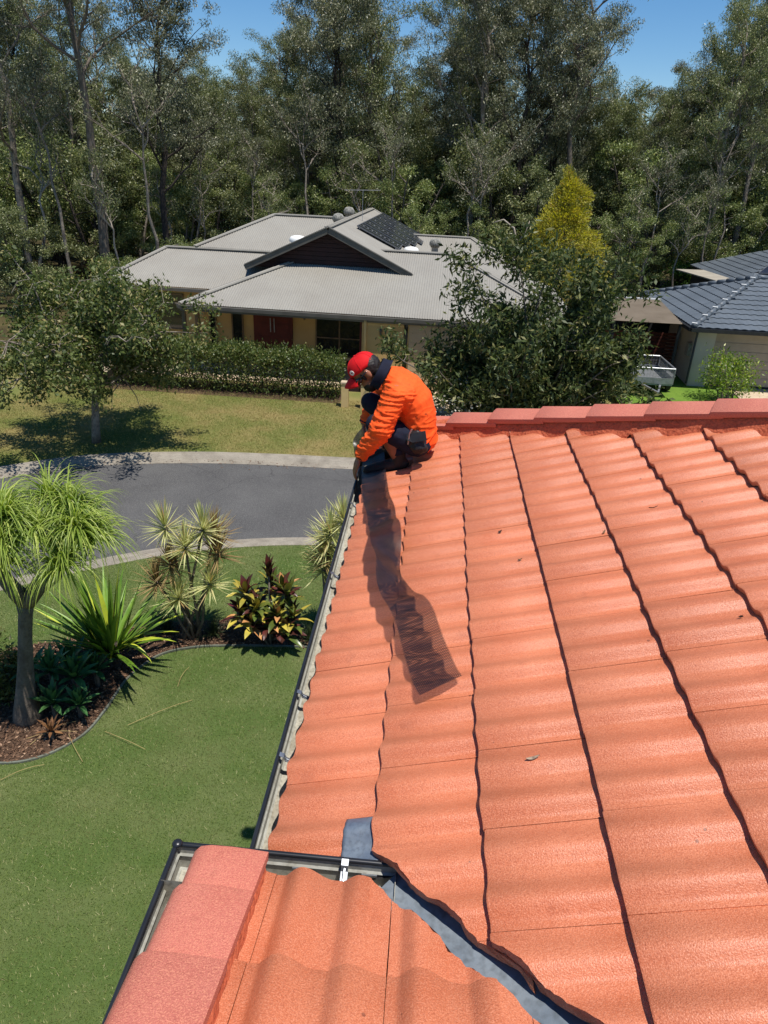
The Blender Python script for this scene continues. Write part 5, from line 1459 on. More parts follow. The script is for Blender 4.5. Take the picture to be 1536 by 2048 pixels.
# ---- clipped hedge along the front of the corrugated-roof house
def hedge():
    r = random.Random(71); g = np.random.default_rng(71)
    e = empty('hedge', (-6.8, 22.95, 0), -0.01, 'long clipped hedge in front of the cream verandah', 'hedge')
    wood = MB()
    for i in range(34):
        x = -3.95 + 7.9 * (i + r.uniform(0.2, 0.8)) / 34
        for s in range(3):
            bp = branch_path((x, r.gauss(0, 0.12), 0), (r.gauss(0, 0.35), r.gauss(0, 0.3), 1), r.uniform(0.8, 1.2), 4, r, 0.1, 0.2)
            wood.tube(bp, [0.018, 0.015, 0.012, 0.008, 0.005], 4, False)
    n = 36000
    x = g.uniform(-4.05, 4.0, n); y = g.normal(0, 0.27, n).clip(-0.62, 0.62)
    top = 1.52 + 0.07 * np.sin(x * 3.1) + 0.05 * np.sin(x * 7.7 + 1) - 0.03 * x
    t = g.random(n); z = np.where(t < 0.62, 0.82 + (top - 0.82) * np.sqrt(g.random(n)), 0.08 + 0.82 * g.random(n))
    y = np.where(z > top - 0.25, y, y * 1.1)
    P = np.c_[x, y, z]
    ax = g.normal(size=P.shape) * 0.8 + np.array([0, 0, 0.35])
    L = 0.075 * (0.6 + 0.8 * g.random(n))
    v, q = leaf_quads(P, ax, L, L * 0.5, g)
    # shoots standing out of the top
    m_ = 900
    xs = g.uniform(-4, 3.9, m_); Ps = np.c_[xs, g.normal(0, 0.25, m_), 1.5 - 0.03 * xs + 0.2 * g.random(m_)]
    v2, q2 = leaf_quads(Ps, g.normal(size=Ps.shape) * 0.4 + np.array([0, 0, 1]), 0.09, 0.035, g)
    v = np.concatenate([v, v2]); q = np.concatenate([q, q2 + len(q) * 4])
    wood.build('stems', 'bark_dark', e, True)
    link('foliage', quad_mesh('foliage', v, q), 'hedge_leaf', e)
hedge()
# shade soil strip below the hedge
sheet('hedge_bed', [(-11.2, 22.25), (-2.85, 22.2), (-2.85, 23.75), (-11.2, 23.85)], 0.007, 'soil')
# ------------------------------------------------------------------ garden plants in the front bed
leaf_mat('pony_leaf', srgb(108, 132, 48), srgb(160, 176, 80), 0.45, 0.4, srgb(200, 206, 120), 0.45)
leaf_mat('draca_leaf', srgb(160, 166, 98), srgb(224, 220, 162), 0.5, 0.4, srgb(170, 132, 88), 0.4)
leaf_mat('draca_leaf_brown', srgb(130, 104, 70), srgb(170, 150, 100), 0.6, 0.3, srgb(110, 76, 50), 0.3)
mat('flax_green', srgb(84, 116, 36), 0.4, srgb(112, 142, 46), 5, 4, 0.35, 0.7, spec=0.5, rand=0.25)
mat('flax_yellow', srgb(176, 182, 54), 0.45, srgb(150, 166, 50), 6, 4, spec=0.5, rand=0.1)
mat('ti_red', srgb(86, 36, 34), 0.35, srgb(64, 40, 30), 9, 4, spec=0.5, rand=0.25)
mat('ti_yellow', srgb(176, 158, 62), 0.4, srgb(150, 140, 60), 9, 4, spec=0.5, rand=0.2)
mat('ti_green', srgb(70, 86, 34), 0.35, srgb(96, 100, 40), 9, 4, spec=0.5, rand=0.25)
mat('ti_orange', srgb(200, 150, 96), 0.45, srgb(186, 128, 76), 9, 4, spec=0.4, rand=0.1)
mat('agave_green', srgb(62, 104, 58), 0.45, srgb(88, 128, 70), 5, 4, spec=0.45, rand=0.2)
mat('brown_leaf', srgb(132, 94, 58), 0.7, srgb(98, 64, 38), 12, 4, rand=0.25)
mat('dry_stalk', srgb(176, 156, 104), 0.8, srgb(150, 128, 82), 12, 4)
leaf_mat('tuft_leaf', srgb(40, 52, 30), srgb(72, 84, 48), 0.5, 0.2)
leaf_mat('olive_leaf', srgb(70, 78, 36), srgb(120, 122, 62), 0.5, 0.3)
def strap(mb, p, d, L, W, droop, n=6, fold=0.25, wmid=0.45, twist=0.0):
    """one strap leaf appended to mb: starts at p along d, bends down by droop"""
    p = Vector(p); d = Vector(d).normalized(); vs = []; step = L / n
    side = d.cross(Vector((0, 0, 1)))
    side = side.normalized() if side.length > 1e-3 else Vector((1, 0, 0))
    for i in range(n + 1):
        t = i / n
        w = W * (0.55 + 0.45 * min(1, t / wmid)) * (1 - max(0, (t - wmid) / (1 - wmid)) ** 1.6)
        w = max(w, W * 0.03)
        s2 = (Matrix.Rotation(twist * t, 3, d) @ side)
        nn = s2.cross(d)
        vs += [p - s2 * w / 2 + nn * w * fold, p - nn * 0.0, p + s2 * w / 2 + nn * w * fold]
        p = p + d * step
        d = (d + Vector((0, 0, -droop / n * (0.4 + 1.2 * t)))).normalized()
        side = (side - d * side.dot(d)); side = side.normalized() if side.length > 1e-4 else d.orthogonal().normalized()
    fs = []
    for i in range(n):
        for s in range(2): fs.append((i * 3 + s, (i + 1) * 3 + s, (i + 1) * 3 + s + 1, i * 3 + s + 1))
    mb.add(vs, fs)
# ---- ponytail palm
def ponytail():
    r = random.Random(3)
    e = empty('ponytail_palm', (-5.15, 7.15, 0), 0, 'ponytail palm with thick grey trunk at the left edge of the garden bed', 'palm')
    W = lambda x, y, z: (x + 5.15, y - 7.15, z)
    wood = MB()
    wood.tube([W(-5.14, 7.15, -0.1), W(-5.14, 7.15, 0.15), W(-5.10, 7.15, 0.45), W(-5.03, 7.17, 0.9), W(-4.96, 7.18, 1.35), W(-4.90, 7.2, 1.7), W(-4.86, 7.2, 1.95)], [0.22, 0.17, 0.125, 0.098, 0.086, 0.086, 0.12], 16)
    heads = [(-4.72, 6.95, 3.22), (-4.44, 7.45, 3.24), (-4.16, 7.35, 3.20), (-3.98, 7.1, 3.05), (-3.84, 7.2, 2.90), (-4.70, 6.8, 2.98), (-4.78, 6.75, 2.70), (-4.10, 6.85, 2.68), (-5.05, 7.4, 3.1), (-5.1, 7.0, 2.85), (-4.4, 7.0, 3.02), (-4.15, 7.55, 2.95)]
    forks = {0: (-4.74, 7.15, 2.5), 1: (-4.35, 7.3, 2.55)}
    wood.tube([W(-4.86, 7.2, 1.9), W(-4.92, 7.1, 2.12), W(-5.02, 7.05, 2.4), W(-5.0, 7.05, 2.75)], [0.12, 0.10, 0.085, 0.07], 9)
    wood.tube([W(-4.86, 7.2, 1.9), W(-4.66, 7.22, 2.12), W(-4.42, 7.22, 2.3), W(-4.25, 7.2, 2.6)], [0.13, 0.10, 0.085, 0.07], 9)
    for hx_, hy, hz in heads:
        base = W(-5.0, 7.05, 2.7) if hx_ < -4.55 else W(-4.27, 7.2, 2.55)
        h = Vector(W(hx_, hy, hz)); b = Vector(base)
        wood.tube([b, b.lerp(h, 0.5) + Vector((0, 0, 0.06)), h], [0.06, 0.05, 0.04], 7)
    wood.build('trunk', 'bark_grey', e, True)
    for hx_, hy, hz in heads:
        c = Vector(W(hx_, hy, hz)); m = MB()
        for k in range(190):
            a = r.uniform(0, 6.28); el = r.random()
            d = Vector((math.cos(a) * (0.3 + el), math.sin(a) * (0.3 + el), 0.95 - 0.95 * el))
            strap(m, c + Vector((r.gauss(0, 0.02), r.gauss(0, 0.02), r.gauss(0, 0.02))), d, r.uniform(0.45, 0.78), r.uniform(0.014, 0.022), r.uniform(2.4, 4.4), 8, 0.2, 0.15)
        o = m.build('leaf_head', 'pony_leaf', e); o['kind'] = 'stuff'
ponytail()
# ---- broad strap-leaved clump
def flax():
    r = random.Random(8)
    e = empty('strap_leaf_clump', (-4.48, 8.40, 0), 0, 'large clump of broad green strap leaves beside the ponytail palm', 'plant')
    for k in range(90):
        a = r.uniform(0, 6.28); el = (k / 90) ** 0.8
        d = Vector((math.cos(a) * (0.12 + 0.85 * el), math.sin(a) * (0.12 + 0.85 * el), 1.25 - 0.8 * el))
        m = MB(); strap(m, (0.06 * math.cos(a) + r.gauss(0, 0.05), 0.06 * math.sin(a) + r.gauss(0, 0.05), 0.18 + r.random() * 0.12), d, r.uniform(1.05, 1.6) * (1.05 - 0.25 * el), r.uniform(0.06, 0.09), r.uniform(0.05, 0.6), 8, 0.22, 0.4)
        m.build('leaf', 'flax_yellow' if r.random() < 0.16 else 'flax_green', e, True)
    for a, el in ((0.35, 0.9), (-0.25, 1.0)):
        m = MB(); strap(m, (0.1, 0, 0.35), (math.cos(a), math.sin(a) * 0.3, 1.0 - 0.5 * el), 1.0, 0.09, 0.8, 8, 0.2, 0.4); m.build('leaf', 'flax_yellow', e, True)
    m = MB(); strap(m, (0.12, -0.05, 0.4), (0.9, -0.35, 0.55), 0.75, 0.08, 2.2, 8, 0.2, 0.4); m.build('leaf', 'flax_yellow', e, True)
    st = MB()
    for k in range(5): st.tube([(r.gauss(0, 0.07), r.gauss(0, 0.07), -0.05), (r.gauss(0, 0.05), r.gauss(0, 0.05), 0.4)], 0.05, 7)
    st.build('stems', 'bark_dark', e)
flax()
# ---- spiky cordyline clumps
def draca(name, loc, heads, label, seed, L=0.46):
    r = random.Random(seed)
    e = empty(name, loc, 0, label, 'plant', 'spiky variegated plants along the bed')
    for i, (x, y, z, brown) in enumerate(heads):
        h = Vector((x - loc[0], y - loc[1], z)); b = Vector((r.gauss(0, 0.08), r.gauss(0, 0.06), -0.05))
        MB().tube([b, b.lerp(h, 0.35) + Vector((r.gauss(0, 0.03), r.gauss(0, 0.03), 0)), b.lerp(h, 0.7) + Vector((r.gauss(0, 0.03), 0, 0)), h], [0.026, 0.022, 0.02, 0.018], 7).build('stem', 'bark_grey', e, True)
        m = MB()
        for k in range(105):
            a = r.uniform(0, 6.28); el = r.random()
            d = Vector((math.cos(a) * (0.15 + el), math.sin(a) * (0.15 + el), 1.15 - 1.5 * el))
            strap(m, h + Vector((0, 0, -0.12 * el)), d, r.uniform(0.75, 1.05) * L, r.uniform(0.017, 0.026), r.uniform(0.0, 0.3), 3, 0.2, 0.35)
        o = m.build('leaf_head', 'draca_leaf_brown' if brown else 'draca_leaf', e); o['kind'] = 'stuff'
draca('spiky_cordyline', (-3.53, 9.2, 0), [(-3.82, 9.3, 2.0, 0), (-3.46, 9.1, 1.80, 0), (-3.22, 9.25, 2.04, 0), (-3.76, 9.2, 1.42, 1), (-3.98, 9.15, 1.10, 1), (-3.12, 9.1, 1.20, 0), (-3.03, 9.3, 1.62, 1), (-3.60, 9.0, 0.95, 0), (-3.1, 9.45, 1.85, 1)],
      'tall spiky cream-striped cordyline clump in the middle of the bed', 21)
draca('spiky_cordyline', (-1.42, 9.6, 0), [(-1.14, 9.6, 2.18, 0), (-1.33, 9.55, 1.98, 0), (-1.40, 9.6, 1.76, 0), (-1.43, 9.55, 1.50, 1), (-1.2, 9.5, 1.6, 0), (-1.46, 9.6, 1.30, 0), (-1.05, 9.7, 1.9, 0)],
      'spiky cream-striped cordyline clump half hidden by the roof gutter', 22)
# ---- ti plant with red, green and yellow leaves
def ti():
    r = random.Random(14)
    e = empty('ti_plant', (-2.27, 9.3, 0), 0, 'ti plant with dark red, green and yellow leaves near the gutter', 'plant')
    tops = [(0.02, 0.0, 1.32), (-0.35, -0.05, 0.95), (0.30, 0.0, 0.92), (-0.15, -0.15, 0.75), (0.18, -0.18, 0.68), (-0.3, 0.15, 0.65), (0.4, -0.1, 0.6), (-0.42, -0.1, 0.6), (0.0, 0.2, 0.95), (0.05, -0.2, 0.5), (0.2, 0.1, 0.98), (-0.22, -0.2, 0.5), (0.3, -0.22, 0.42)]
    for i, t in enumerate(tops):
        MB().tube([(r.gauss(0, 0.06), r.gauss(0, 0.05), -0.05), (t[0] * 0.6, t[1] * 0.6, t[2] * 0.5), t], [0.02, 0.017, 0.012], 6).build('stem', 'bark_grey', e, True)
        nl = 9 if i == 0 else 19
        for k in range(nl):
            a = 2.4 * k + r.uniform(-0.3, 0.3); el = k / nl
            m = MB()
            if i == 0: d = Vector((math.cos(a) * (0.1 + 0.5 * el), math.sin(a) * (0.1 + 0.5 * el), 1.0)); L = r.uniform(0.24, 0.34)
            else: d = Vector((math.cos(a) * (0.2 + el), math.sin(a) * (0.2 + el), 1.0 - 0.95 * el)); L = r.uniform(0.26, 0.40)
            strap(m, (t[0], t[1], t[2] - 0.14 * el), d, L, r.uniform(0.08, 0.12), r.uniform(0.4, 1.4), 5, 0.2, 0.5, r.uniform(-0.5, 0.5))
            c = r.random()
            mm = 'ti_red' if (i == 0 or c < 0.3) else ('ti_yellow' if c < 0.56 else ('ti_orange' if c < 0.64 else 'ti_green'))
            m.build('leaf', mm, e, True)
ti()
# ---- low soft agaves below the palm
def agave(loc, s, label, n, seed, m_='agave_green', L=0.36, W=0.085, el0=0.1):
    r = random.Random(seed)
    e = empty('soft_agave' if m_ == 'agave_green' else 'bromeliad', loc, 0, label, 'plant', 'low rosettes in the bed' if m_ == 'agave_green' else None)
    for k in range(n):
        a = 2.4 * k; el = (k / n)
        d = Vector((math.cos(a) * (el0 + el), math.sin(a) * (el0 + el), 1.05 - 0.85 * el))
        m = MB(); strap(m, (0, 0, 0.12 * s), d, L * s * r.uniform(0.8, 1.15), W * s, r.uniform(0.1, 0.6), 5, 0.25, 0.5)
        m.build('leaf', m_, e, True)
    MB().tube([(0, 0, -0.03 - loc[2]), (0, 0, 0.14 * s)], 0.035 * s, 7).build('stem', 'bark_grey', e)
for i, (loc, s, lab) in enumerate([((-4.62, 7.55, 0.28), 1.2, 'tallest blue-green agave rosette right of the palm trunk'), ((-4.78, 7.2, 0.12), 1.0, 'blue-green agave rosette in front of the palm trunk'),
                                   ((-4.45, 7.25, 0.1), 0.9, 'agave rosette nearest the lawn edge of the bed'), ((-5.35, 7.7, 0.2), 1.1, 'agave rosette left of the palm trunk'),
                                   ((-4.85, 7.9, 0.25), 1.1, 'shaded agave rosette behind the palm trunk'), ((-4.5, 7.9, 0.15), 1.0, 'agave rosette against the foot of the strap leaf clump'),
                                   ((-4.95, 7.55, 0.35), 1.1, 'upper agave rosette tucked close behind the palm trunk')]):
    agave(loc, s, lab, 20, 40 + i)
agave((-4.62, 6.80, 0.05), 0.75, 'withered brown bromeliad on the mulch near the edging', 14, 60, 'brown_leaf', 0.32, 0.06, 0.2)
# ---- dark grassy tufts and an olive shrub at the left edge
def tuft(loc, n, L, label, seed):
    r = random.Random(seed); m = MB()
    for k in range(n):
        a = r.uniform(0, 6.28); el = r.random()
        strap(m, (r.gauss(0, 0.03), r.gauss(0, 0.03), -0.01), (math.cos(a) * (0.1 + el), math.sin(a) * (0.1 + el), 1.1 - 0.6 * el), r.uniform(0.6, 1.0) * L, 0.012, r.uniform(0.5, 1.4), 5, 0.2, 0.2)
    o = m.build('grass_tuft', 'tuft_leaf'); o.location = loc
    tag(o, label, 'grass tuft', 'dark grass tufts in the bed')
tuft((-3.98, 9.35, 0.012), 140, 0.42, 'dark grassy tuft left of the tall spiky cordyline', 71)
tuft((-3.2, 9.35, 0.012), 140, 0.42, 'dark grassy tuft right of the tall spiky cordyline', 72)
tuft((-1.62, 9.4, 0.012), 140, 0.45, 'dark grassy tuft between the ti plant and the gutter', 73)
p = setmat(bushy(81, 1.0, 2600, 0.45, 0.07, 0.02, 0.05, 0.2, 6, 0.1), 'bark_dark', 'olive_leaf')
plant_tree('shrub', *p, (-5.75, 7.7, 0), 0.3, 0.95, 'olive green shrub cut off by the left edge of the picture', 'shrub', None)
# ---- fallen fronds and stalks on lawn and bed
fr = random.Random(90)
stalks = [((-4.95, 6.75), (-4.35, 6.95), 'long dry stalk lying across the mulch below the palm'), ((-4.85, 6.65), (-4.45, 7.15), 'second dry stalk crossing the mulch towards the palm'),
          ((-4.45, 6.9), (-4.05, 6.45), 'dry stalk hanging over the bed edging onto the lawn'), ((-3.75, 7.15), (-3.05, 7.75), 'straight dry stalk lying on the open lawn'),
          ((-4.0, 7.0), (-3.35, 6.75), 'dry stalk on the thin lawn patch'), ((-3.35, 8.0), (-3.33, 8.45), 'upright-looking dry stalk on the lawn below the cordyline'),
          ((-4.9, 6.05), (-4.5, 6.35), 'dry stalk on the lawn just outside the edging'), ((-2.95, 10.25), (-2.5, 10.35), 'short pale stalk on the lawn behind the bed')]
for (x0, y0), (x1, y1), lab in stalks:
    a = Vector((x0, y0, 0.03)); b = Vector((x1, y1, 0.03)); n = (b - a).cross(Vector((0, 0, 1))).normalized() * fr.uniform(-0.05, 0.05)
    pts = [a, a.lerp(b, 0.35) + n + Vector((0, 0, 0.03)), a.lerp(b, 0.7) + n * 0.8 + Vector((0, 0, 0.03)), b]
    o = MB().tube(catmull(pts, 4), 0.0032, 5).build('dry_stalk', 'dry_stalk'); tag(o, lab, 'stalk', 'dry stalks fallen on lawn and bed')
# ------------------------------------------------------------------ the roof worker, squatting at the gutter
mat('hivis', srgb(255, 100, 36), 0.75, srgb(248, 88, 28), 7, 4, 0.35, 0.7, srgb(220, 70, 24), 60, 0.35, bump=0.25, bscale=220, bdist=0.002, spec=0.25)
def stain_hivis():
    m = MATS['hivis']; nt = m.node_tree; nd = nt.nodes; b = nd['Principled BSDF']
    old = b.inputs['Base Color'].links[0].from_socket
    geo = nd.new('ShaderNodeNewGeometry'); n = nd.new('ShaderNodeTexNoise'); n.inputs['Scale'].default_value = 26; n.inputs['Detail'].default_value = 5
    nt.links.new(geo.outputs['Position'], n.inputs['Vector'])
    mr = nd.new('ShaderNodeMapRange'); mr.inputs['From Min'].default_value = 0.66; mr.inputs['From Max'].default_value = 0.74; mr.inputs['To Max'].default_value = 0.75
    nt.links.new(n.outputs['Fac'], mr.inputs['Value'])
    mx = nd.new('ShaderNodeMix'); mx.data_type = 'RGBA'
    nt.links.new(mr.outputs[0], mx.inputs['Factor']); nt.links.new(old, mx.inputs['A']); mx.inputs['B'].default_value = (*srgb(90, 40, 24), 1)
    nt.links.new(mx.outputs['Result'], b.inputs['Base Color'])
stain_hivis()
mat('navy_cloth', srgb(34, 38, 56), 0.85, srgb(26, 28, 42), 12, 4, bump=0.2, bscale=200, bdist=0.002, spec=0.2)
mat('skin', srgb(150, 98, 72), 0.5, srgb(136, 84, 60), 20, 4, 0.35, 0.7, spec=0.4)
mat('red_cap', srgb(214, 24, 30), 0.75, srgb(196, 18, 24), 9, 4, bump=0.15, bscale=300, bdist=0.001, spec=0.25)
mat('cap_badge', srgb(226, 222, 216), 0.5)
mat('badge_red', srgb(180, 40, 40), 0.5)
mat('hair_black', srgb(22, 18, 16), 0.6, srgb(34, 28, 24), 90, 3)
mat('glasses_black', (0.01, 0.01, 0.011), 0.12, spec=0.6)
mat('boot', srgb(46, 38, 32), 0.7, srgb(34, 28, 24), 15, 4)
mat('black_nylon', srgb(24, 24, 26), 0.5, srgb(36, 36, 38), 15, 4, spec=0.4)
mat('glove', srgb(40, 36, 34), 0.7, srgb(60, 50, 44), 30, 4)
def loft(mb, rings, seg=18):
    """rings: (centre, axis1 vector, axis2 vector); closed with rounded ends"""
    n = len(rings); vs = []; fs = []
    for c, a, b in rings:
        c = Vector(c); a = Vector(a); b = Vector(b)
        for k in range(seg):
            t = 2 * math.pi * k / seg; vs.append(c + a * math.cos(t) + b * math.sin(t))
    for i in range(n - 1):
        for k in range(seg):
            k2 = (k + 1) % seg; fs.append((i * seg + k, i * seg + k2, (i + 1) * seg + k2, (i + 1) * seg + k))
    fs.append(tuple(range(seg - 1, -1, -1))); fs.append(tuple(range((n - 1) * seg, n * seg)))
    mb.add(vs, fs)
def fuse(mb, name, voxel, smooth_it=4, wrinkle=None):
    """union of overlapping closed shapes as one continuous skin"""
    me = mb.mesh(name + '_src'); fix_normals(me)
    o = bpy.data.objects.new(name + '_src', me); COL.objects.link(o)
    rm = o.modifiers.new('r', 'REMESH'); rm.mode = 'VOXEL'; rm.voxel_size = voxel
    if smooth_it:
        sm = o.modifiers.new('s', 'SMOOTH'); sm.factor = 0.5; sm.iterations = smooth_it
    dg = bpy.context.evaluated_depsgraph_get()
    out = bpy.data.meshes.new_from_object(o.evaluated_get(dg))
    bpy.data.objects.remove(o); bpy.data.meshes.remove(me)
    out.name = name
    if wrinkle:
        bm = bmesh.new(); bm.from_mesh(out); bm.normal_update()
        ds = [(v, wrinkle(v.co) * 1.0, v.normal.copy()) for v in bm.verts]
        for v, d, n in ds: v.co += n * d
        bm.to_mesh(out); bm.free()
    out.polygons.foreach_set('use_smooth', [True] * len(out.polygons))
    return out
def person():
    PX, PY, PZ = -0.15, 4.5, 5.20
    O = Vector((PX, PY, PZ))
    L = lambda x, y, z: Vector((x, y, z)) - O
    E = empty('person', O, 0, 'man in orange work shirt and red cap squatting at the gutter', 'person')
    Y = Vector((0, 1, 0))
    def spine_rings(rows, grow=0.0):
        out = []
        for i, (x, z, th, wd) in enumerate(rows):
            p = rows[max(i - 1, 0)]; q = rows[min(i + 1, len(rows) - 1)]
            d = Vector((q[0] - p[0], 0, q[1] - p[1])).normalized(); nrm = d.cross(Y)
            out.append((L(x, 4.5, z), nrm * (th + grow), Y * (wd + grow)))
        return out
    spine = [(-0.02, 5.315, 0.085, 0.13), (-0.03, 5.36, 0.115, 0.165), (-0.05, 5.45, 0.118, 0.165), (-0.062, 5.54, 0.122, 0.165), (-0.092, 5.63, 0.122, 0.18), (-0.155, 5.71, 0.108, 0.195), (-0.225, 5.765, 0.085, 0.165), (-0.275, 5.79, 0.06, 0.09)]
    shL = L(-0.205, 4.325, 5.735); elL = L(-0.292, 4.262, 5.50); wrL = L(-0.410, 4.285, 5.305)
    shR = L(-0.225, 4.675, 5.725); elR = L(-0.36, 4.75, 5.54); wrR = L(-0.425, 4.68, 5.40)
    hipL = L(-0.05, 4.41, 5.38); knL = L(-0.315, 4.36, 5.50); anL = L(-0.175, 4.41, 5.265)
    hipR = L(-0.05, 4.59, 5.38); knR = L(-0.375, 4.62, 5.565); anR = L(-0.255, 4.64, 5.225)
    hc = L(-0.405, 4.5, 5.812)               # head centre
    hf = Vector((-0.66, 0, -0.75)).normalized(); hu = Vector((-0.75, 0, 0.66)).normalized()
    # ---- body: one continuous skin
    b = MB()
    loft(b, spine_rings(spine, -0.022))
    b.capsule([shL, elL, wrL], [0.045, 0.04, 0.028]); b.capsule([shR, elR, wrR], [0.045, 0.04, 0.028])
    for hip, kn, an in ((hipL, knL, anL), (hipR, knR, anR)):
        b.capsule([hip, kn], [0.075, 0.052]); mid = kn.lerp(an, 0.4) + Vector((0.02, 0, 0.0)); b.capsule([kn, mid, an], [0.05, 0.052, 0.036])
    b.capsule([L(-0.26, 4.5, 5.785), L(-0.345, 4.5, 5.795)], [0.058, 0.055])
    b.ellipsoid(hc + hu * 0.018 - hf * 0.004, hf * 0.098, Y * 0.076, hu * 0.10, 20, 14)         # skull
    b.ellipsoid(hc + hf * 0.035 - hu * 0.062, hf * 0.058, Y * 0.056, hu * 0.062, 16, 10)        # jaw
    b.capsule([hc + hf * 0.092 - hu * 0.002, hc + hf * 0.112 - hu * 0.036], [0.010, 0.014], 8)  # nose
    b.ellipsoid(hc + hf * 0.088 - hu * 0.070, hf * 0.012, Y * 0.024, hu * 0.008, 10, 6)         # mouth
    b.ellipsoid(hc + hf * 0.084 + hu * 0.012, hf * 0.012, Y * 0.05, hu * 0.012, 12, 6)          # brow
    for s in (-1, 1): b.ellipsoid(hc + Y * s * 0.079 - hf * 0.012 - hu * 0.012, hf * 0.020, Y * 0.010, hu * 0.032, 10, 8)  # ears
    # near hand: palm down, fingers hooked over the gutter lip
    def hand(mb, w, d, n, s, curl, k=1.0):
        """w wrist, d towards fingers, n back-of-hand normal, s thumb side"""
        d = d.normalized(); s = s.normalized(); n = n.normalized()
        pc = w + d * 0.048 * k
        mb.ellipsoid(pc, d * 0.050 * k, s * 0.040 * k, n * 0.017 * k, 12, 8)
        for i, (o_, ln) in enumerate(((0.030, 0.072), (0.010, 0.080), (-0.010, 0.074), (-0.029, 0.058))):
            base = w + d * 0.082 * k + s * o_ * k; dd = d.copy(); pts = [base - d * 0.02]; 
            for j in range(3):
                dd = (dd - n * curl * (0.5 + 0.35 * j)).normalized(); pts.append(pts[-1] + dd * ln * k * (0.42, 0.33, 0.28)[j] + (d * 0.02 if j == 0 else Vector()))
            mb.capsule(pts, [0.0095 * k, 0.009 * k, 0.0082 * k, 0.007 * k], 8)
        tb = w + d * 0.02 * k + s * 0.026 * k
        mb.capsule([tb, tb + d * 0.026 * k + s * 0.024 * k - n * 0.006, tb + d * 0.056 * k + s * 0.032 * k - n * 0.016], [0.0125 * k, 0.0105 * k, 0.0085 * k], 8)
    hd = Vector((-0.28, 0.12, -0.95))
    hand(b, wrL + (wrL - elL).normalized() * 0.015, hd, Vector((-0.9, -0.3, 0.28)), Vector((-0.25, 0.9, 0.15)), 0.28, 1.05)
    hand(b, wrR + (wrR - elR).normalized() * 0.015, Vector((0.1, -0.2, -0.95)), Vector((-0.95, 0, -0.1)), Vector((0.1, -0.9, 0.1)), 0.35, 1.05)
    link('body', fuse(b, 'body', 0.0055, 3), 'skin', E)
    # ---- shirt
    s = MB()
    loft(s, spine_rings(spine, 0.006))
    s.capsule([L(-0.15, 4.37, 5.70), shL, elL + Vector((0.012, 0, 0.0)), wrL - (wrL - elL).normalized() * 0.025], [0.088, 0.084, 0.078, 0.050], 14)
    s.capsule([L(-0.15, 4.63, 5.70), shR, elR, wrR - (wrR - elR).normalized() * 0.02], [0.085, 0.076, 0.064, 0.044], 14)
    def ridged(v): return 1.0 - min(1.0, abs(noise.noise(v)) * 2.6)
    axL = (wrL - shL).normalized(); sideL = axL.cross(Y).normalized()
    def wr(co):
        p = co + O
        d = 0.0
        # sharp creases running slantwise across the sleeve; drag lines from the armpit over the torso
        t = (co - shL).dot(axL); rel = co - (shL + axL * t); near = rel.length
        if -0.06 < t < 0.56 and near < 0.13 and rel.y < 0.09:
            a = rel.dot(sideL)
            v = Vector((t * 30 + a * 12, a * 5, rel.y * 7))
            k = 0.0075 * max(0.25, min(1.0, (near - 0.02) / 0.05))
            d += k * (ridged(v) ** 2 - 0.35) + 0.45 * k * (ridged(v * 2.1 + Vector((5, 2, 1))) ** 2 - 0.35)
        low = max(0.0, min(1.0, (5.66 - p.z) / 0.22))
        v = Vector((co.x * 9 + co.z * 16, co.y * 5, co.z * 26 - co.x * 8))
        d += (0.0015 + 0.0065 * low) * (ridged(v) ** 2 - 0.35)
        d += 0.002 * noise.noise(co * 16)
        return d
    sh = link('shirt', fuse(s, 'shirt', 0.0055, 6, wr), 'hivis', E)
    # collar: tall navy band round the neck
    c = MB(); vs = []; fs = []; seg = 28
    ax = (L(-0.365, 4.5, 5.815) - L(-0.27, 4.5, 5.79)).normalized(); cc = L(-0.315, 4.5, 5.797)
    a1 = ax.cross(Y).normalized(); 
    for t, rr_, oo in ((-0.030, 0.098, 0), (-0.01, 0.092, 0), (0.022, 0.094, 0), (0.032, 0.099, 0), (0.026, 0.104, 0), (-0.01, 0.101, 0), (-0.034, 0.108, 0)):
        for k in range(seg):
            th = 2 * math.pi * k / seg
            w = 1 + 0.05 * noise.noise(Vector((math.cos(th) * 2, math.sin(th) * 2, t * 20)))
            vs.append(cc + ax * (t + 0.018 * math.cos(th)) + (a1 * math.cos(th) * 0.98 + Y * math.sin(th) * 0.86) * rr_ * w)
    for i in range(6):
        for k in range(seg): fs.append((i * seg + k, i * seg + (k + 1) % seg, (i + 1) * seg + (k + 1) % seg, (i + 1) * seg + k))
    o = c.add(vs, fs).build('collar', 'navy_cloth', sh, True); fix_normals(o.data)
    for w_, e_ in ((wrL, elL), (wrR, elR)):
        d = (w_ - e_).normalized(); MB().tube([w_ - d * 0.045, w_ - d * 0.02, w_ + d * 0.006], [0.043, 0.040, 0.038], 14).build('cuff', 'navy_cloth', sh, True)
    # ---- shorts
    t = MB()
    loft(t, spine_rings([(-0.06, 5.315, 0.09, 0.14), (-0.065, 5.36, 0.112, 0.16), (-0.07, 5.45, 0.100, 0.15)], 0.0))
    for hip, kn in ((hipL, knL), (hipR, knR)): t.capsule([hip, hip.lerp(kn, 0.5), kn + (hip - kn).normalized() * -0.008], [0.098, 0.088, 0.068], 14)
    link('shorts', fuse(t, 'shorts', 0.008, 3, lambda co: 0.004 * noise.noise(Vector((co.x * 20, co.y * 12, co.z * 22)))), 'navy_cloth', E)
